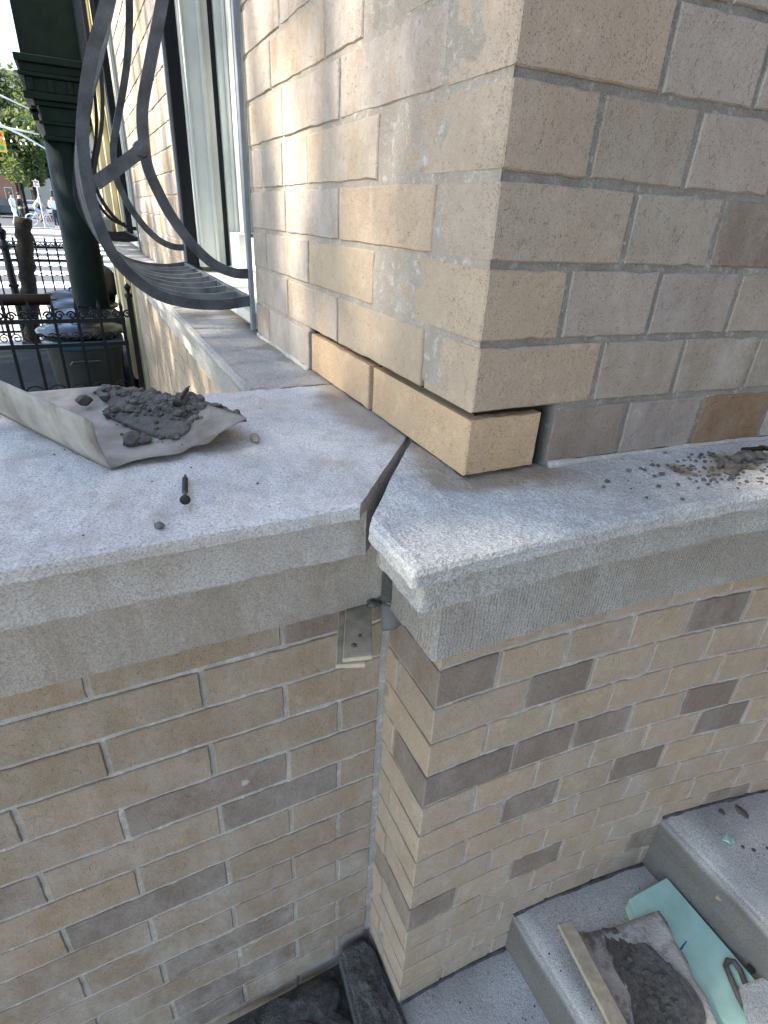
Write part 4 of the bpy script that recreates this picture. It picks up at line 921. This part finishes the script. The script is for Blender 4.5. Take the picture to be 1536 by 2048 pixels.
for (dx, dz) in [(-9, 11.8), (-4.5, 9.6), (1, 8.7), (5, 9.0), (-9.2, 6.3), (-6, 5.0), (-4.4, 4.6), (-2, 4.0), (1.2, 3.4), (3.0, 3.5), (6, 3.6)]:
    b = MB(); b.lathe([(0.0, -.55), (.3, -.4), (.36, -.1), (.2, .2), (.14, .45)], (dx, 0, dz), 10); b.build('bulb', MAT['bulb'], t, smooth=True)
MAT['sign_red'] = simple('sign_red', (.55, .03, .03), .5); MAT['sign_white'] = simple('sign_white', (.8, .8, .8), .5)
t = empty('street_sign', (-29.4, 640, GZ), 'small white street sign with red markings on a thin pole', 'sign')
b = MB(); b.tube([(0, 0, 0), (0, 0, 38)], .45, 8); b.build('pole', MAT['galv'], t)
b = MB(); b.box(-2.2, 2.2, -.6, -.45, 32, 37); pn = b.build('panel', MAT['sign_white'], t)
b = MB(); b.box(-1.6, 1.6, -.66, -.62, 35.2, 36.4); b.box(-1.6, 1.6, -.66, -.62, 33, 33.7); b.box(-1.2, .2, -.66, -.62, 34.0, 34.8); b.build('red_marking', MAT['sign_red'], pn)
b = MB(); b.box(-8, 8, -6, 6, 0, 14); b.box(-8.6, 8.6, -6.6, 6.6, 14, 15.5); o = b.build('planter', simple('planter_brown', (.16, .05, .03), .8), loc=(-24, 860, GZ), bevel=.3); tag(o, 'brown planter box on the far pavement behind the bicycle', 'planter')
# ------------------------------------------------------------------ cars
def car(x, y, rz, paint, label, suv=True):
    t = empty('parked_car', (x, y, GZ-.2), label, 'car', 'cars parked in the street', rz); H = 27 if suv else 22; L = 70; Wd = 14
    pm_ = simple('car_paint', paint, .25, .2, .05, 3, 0, 50, .6)
    prof = [(0, 5), (0, 11), (3, 14), (17, 15.5), (25, H-1), (55, H), (66, 15.5), (69, 14), (70, 6), (66, 4), (4, 4)]
    b = MB(); n = len(prof); V = [(sx*Wd*(1 if z < 16 else .84), yy, z) for sx in (-1, 1) for (yy, z) in prof]
    b.add(V, [tuple(range(n)), tuple(range(n, 2*n))[::-1]]+[(i, n+i, n+(i+1) % n, (i+1) % n) for i in range(n)]); b.build('body', pm_, t, bevel=.6, seg=2)
    b = MB(); b.add([(-10.8, 18.6, 16.6), (10.8, 18.6, 16.6), (10.2, 24.3, H-2.2), (-10.2, 24.3, H-2.2)], [(0, 1, 2, 3)]); b.v = [(x_, y_-.5, z_+.5) for x_, y_, z_ in b.v]; b.build('windscreen', MAT['glass'], t)
    for sx in (-1, 1):
        b = MB(); b.box(sx*12.2, sx*12.9, 26, 58, 16.5, H-2.5); b.build('side_window', MAT['glass'], t)
        b = MB(); b.box(sx*9-2.6, sx*9+2.6, -.4, .2, 10, 12.6); b.build('headlight', MAT['sign_white'], t)
        for yy in (13, 57):
            b = MB(); b.tube([(sx*11, yy, 5), (sx*14.3, yy, 5)], 5, 18); wl = b.build('wheel', MAT['iron'], t); b = MB(); b.tube([(sx*14.2, yy, 5), (sx*14.5, yy, 5)], 3, 14); b.build('rim', MAT['galv'], wl)
    b = MB(); b.box(-7, 7, -.35, .2, 6.5, 9.5); b.build('grille', MAT['iron'], t)
    b = MB(); b.box(-4, 4, -.5, -.36, 5, 6.4); b.build('number_plate', MAT['sign_white'], t)
    return t
car(-112, 1080, 0, (.02, .022, .026), 'dark sport utility vehicle facing us at the far kerb')
car(-82, 1000, math.pi, (.03, .03, .034), 'dark car seen from behind near the walking people', False)
car(-60, 1090, .05, (.25, .26, .27), 'silver car half hidden behind the cyclist', False)
# ------------------------------------------------------------------ people and bicycle
def skinned(name, J_, E_, mat, parent=None, root=0, sub=1):
    me = bpy.data.meshes.new(name); me.from_pydata([tuple(np.array(p[:3])*S) for p in J_], E_, [])
    o = bpy.data.objects.new(name, me); me.materials.append(mat); col(o); o.parent = parent
    md = o.modifiers.new('skin', 'SKIN'); md.use_smooth_shade = True
    for i, p in enumerate(J_): me.skin_vertices[0].data[i].radius = (p[3]*S, p[3]*S)
    me.skin_vertices[0].data[root].use_root = True
    s2 = o.modifiers.new('sub', 'SUBSURF'); s2.levels = sub; s2.render_levels = sub
    return o
SKIN = simple('skin', (.42, .25, .17), .6, 0, .05); HAIR = simple('hair', (.03, .022, .018), .7)
def person(x, y, z, rz, label, shirt, trousers, pose, skin_legs=False, name='person'):
    t = empty(name, (x, y, z), label, 'person', 'people in the street', rz); P = pose
    body = [(*P['hip'], 2.0), (*P['waist'], 1.8), (*P['chest'], 2.2), (*P['neck'], .9), (*P['head'], 1.55), (*P['headtop'], 1.4)]; E = [(0, 1), (1, 2), (2, 3), (3, 4), (4, 5)]
    cl = [(*P['hip'], 2.25), (*P['waist'], 2.1), (*P['chest'], 2.5), (P['neck'][0], P['neck'][1], P['neck'][2]-.5, 1.2)]; CE = [(0, 1), (1, 2), (2, 3)]
    tr_ = [(P['waist'][0], P['waist'][1], P['waist'][2]-.4, 2.0), (*P['hip'], 2.35)]; TE = [(0, 1)]
    for s in ('l', 'r'):
        b0 = len(body); body += [(*P['sh'+s], 1.05), (*P['el'+s], .75), (*P['ha'+s], .55), (P['ha'+s][0]+.2, P['ha'+s][1]-.4, P['ha'+s][2]-.9, .4)]; E += [(2, b0), (b0, b0+1), (b0+1, b0+2), (b0+2, b0+3)]
        c0 = len(cl); cl += [(*P['sh'+s], 1.25), (*P['el'+s], 1.0), ((P['el'+s][0]+2*P['ha'+s][0])/3, (P['el'+s][1]+2*P['ha'+s][1])/3, (P['el'+s][2]+2*P['ha'+s][2])/3, .8)]; CE += [(2, c0), (c0, c0+1), (c0+1, c0+2)]
        b0 = len(body); body += [(*P['th'+s], 1.35), (*P['kn'+s], 1.0), (*P['an'+s], .65), (*P['to'+s], .55)]; E += [(0, b0), (b0, b0+1), (b0+1, b0+2), (b0+2, b0+3)]
        k0 = len(tr_); kn = P['kn'+s]; an = P['an'+s]; end = tuple(np.array(kn)*(.98)+np.array(an)*.02) if skin_legs else tuple(np.array(an)*.9+np.array(kn)*.1)
        tr_ += [(*P['th'+s], 1.6), (*kn, 1.25)]; TE += [(1, k0), (k0, k0+1)]
        if not skin_legs: tr_ += [(*end, 1.0)]; TE += [(k0+1, k0+2)]
    skinned('body', body, E, SKIN, t); skinned('shirt', cl, CE, shirt, t); skinned('trousers', tr_, TE, trousers, t, 1)
    h = P['headtop']; b = MB(); b.blob((h[0], h[1]+.35, h[2]+.25), 1.55, (1, 1, .95), 4, 2, .12); b.build('hair', HAIR, t, smooth=True)
    return t
def stand(step_=1.5, arm=1.0, bend=0.0):
    return dict(hip=(0, 0, 13.6), waist=(0, -.1-bend*.5, 16.5), chest=(0, -.3-bend, 20), neck=(0, -.4-bend*1.3, 22.6), head=(0, -.6-bend*1.5, 24.2), headtop=(0, -.5-bend*1.5, 25.4),
        shl=(-2.8, -.2-bend, 21.2), shr=(2.8, -.2-bend, 21.2), ell=(-3.4, .4, 17.4), elr=(3.4, .1, 17.4), hal=(-3.0, -2.2*arm, 15.8), har=(3.0, -2.4*arm, 16.2),
        thl=(-1.3, -.2, 12.4), thr=(1.3, .2, 12.4), knl=(-1.4, -.3-step_*.6, 7.2), knr=(1.4, step_*.3, 7.2), anl=(-1.4, -step_, .9), anr=(1.4, step_*1.3, 1.1), tol=(-1.4, -step_-1.6, .5), tor=(1.4, step_*1.3-1.5, .5))
CW = simple('white_cloth', (.75, .76, .80), .9); CB = simple('black_cloth', (.015, .015, .018), .9); CN = simple('navy_cloth', (.03, .035, .05), .9); CY = simple('cream_cloth', (.60, .52, .38), .9); CL = simple('light_blue_cloth', (.42, .5, .62), .9)
person(-19.5, 643, GZ, .3, 'person in white shirt and dark trousers beside the column, holding something', CW, CN, stand(1.0, 1.3))
person(-44.5, 628, GZ, 1.2, 'person in black top walking beside the cyclist', CB, CB, stand(2.6, .8), True)
person(-51.5, 650, GZ, 1.2, 'person in white clothes walking behind the one in black', CW, CW, stand(3.0, .7))
bk = empty('bicycle', (-33, 681, GZ-.1), 'white bicycle with basket ridden across the street', 'bicycle'); BW = simple('bike_white', (.8, .8, .78), .4)
def bikepart(b, nm, m_, par=bk): return b.build(nm, m_, par, smooth=True)
for nm, xx in (('wheel', -8), ('wheel', 8.6)):
    b = MB(); b.tube([(xx+4.9*math.cos(a), 0, 5.2+4.9*math.sin(a)) for a in np.linspace(0, 2*math.pi, 33)], .42, 8); wh = bikepart(b, nm, BW)
    b = MB()
    for a in np.linspace(0, math.pi, 7)[:-1]: b.tube([(xx+4.8*math.cos(a), 0, 5.2+4.8*math.sin(a)), (xx-4.8*math.cos(a), 0, 5.2-4.8*math.sin(a))], .06, 4)
    bikepart(b, 'spokes', MAT['galv'], wh)
b = MB()
for p_ in [[(-8, 0, 5.2), (-1, 0, 4.6)], [(-8, 0, 5.2), (-3.2, 0, 11.5)], [(-1, 0, 4.6), (-3.6, 0, 13)], [(-1, 0, 4.6), (6.4, 0, 12)], [(-3, 0, 10.5), (6.2, 0, 12.6)], [(5.8, 0, 15), (8.6, 0, 5.2)]]: b.tube(p_, .5, 8)
bikepart(b, 'frame', BW)
b = MB(); b.tube([(4.6, -3.2, 15.6), (5.8, -1.5, 15.3), (5.8, 1.5, 15.3), (4.6, 3.2, 15.6)], .3, 8); bikepart(b, 'handlebar', MAT['iron'])
b = MB(); b.blob((-3.9, 0, 13.4), 1.6, (1.4, .7, .35), 2, 2, .1); bikepart(b, 'saddle', MAT['iron'])
b = MB(); b.box(6.8, 10.4, -2, 2, 11.8, 14.6); b.build('basket', BW, bk, bevel=.2)
cy = dict(hip=(-3.4, 0, 15.2), waist=(-2.2, 0, 17.6), chest=(-.2, 0, 20.6), neck=(1.0, 0, 22.6), head=(1.9, 0, 24.0), headtop=(2.0, 0, 25.2),
    shl=(.4, -2.6, 21.2), shr=(.4, 2.6, 21.2), ell=(2.6, -3.2, 18.2), elr=(2.6, 3.2, 18.2), hal=(4.7, -3.0, 16.2), har=(4.7, 3.0, 16.2),
    thl=(-2.8, -1.2, 14.4), thr=(-2.8, 1.2, 14.4), knl=(1.4, -1.5, 11.8), knr=(.4, 1.5, 9.4), anl=(-.2, -1.5, 7.0), anr=(-1.4, 1.5, 3.4), tol=(1.3, -1.5, 6.4), tor=(.2, 1.5, 2.8))
person(-33, 681, GZ-.1, 0, 'person in cream top and shorts riding the white bicycle', CY, CL, cy, True)
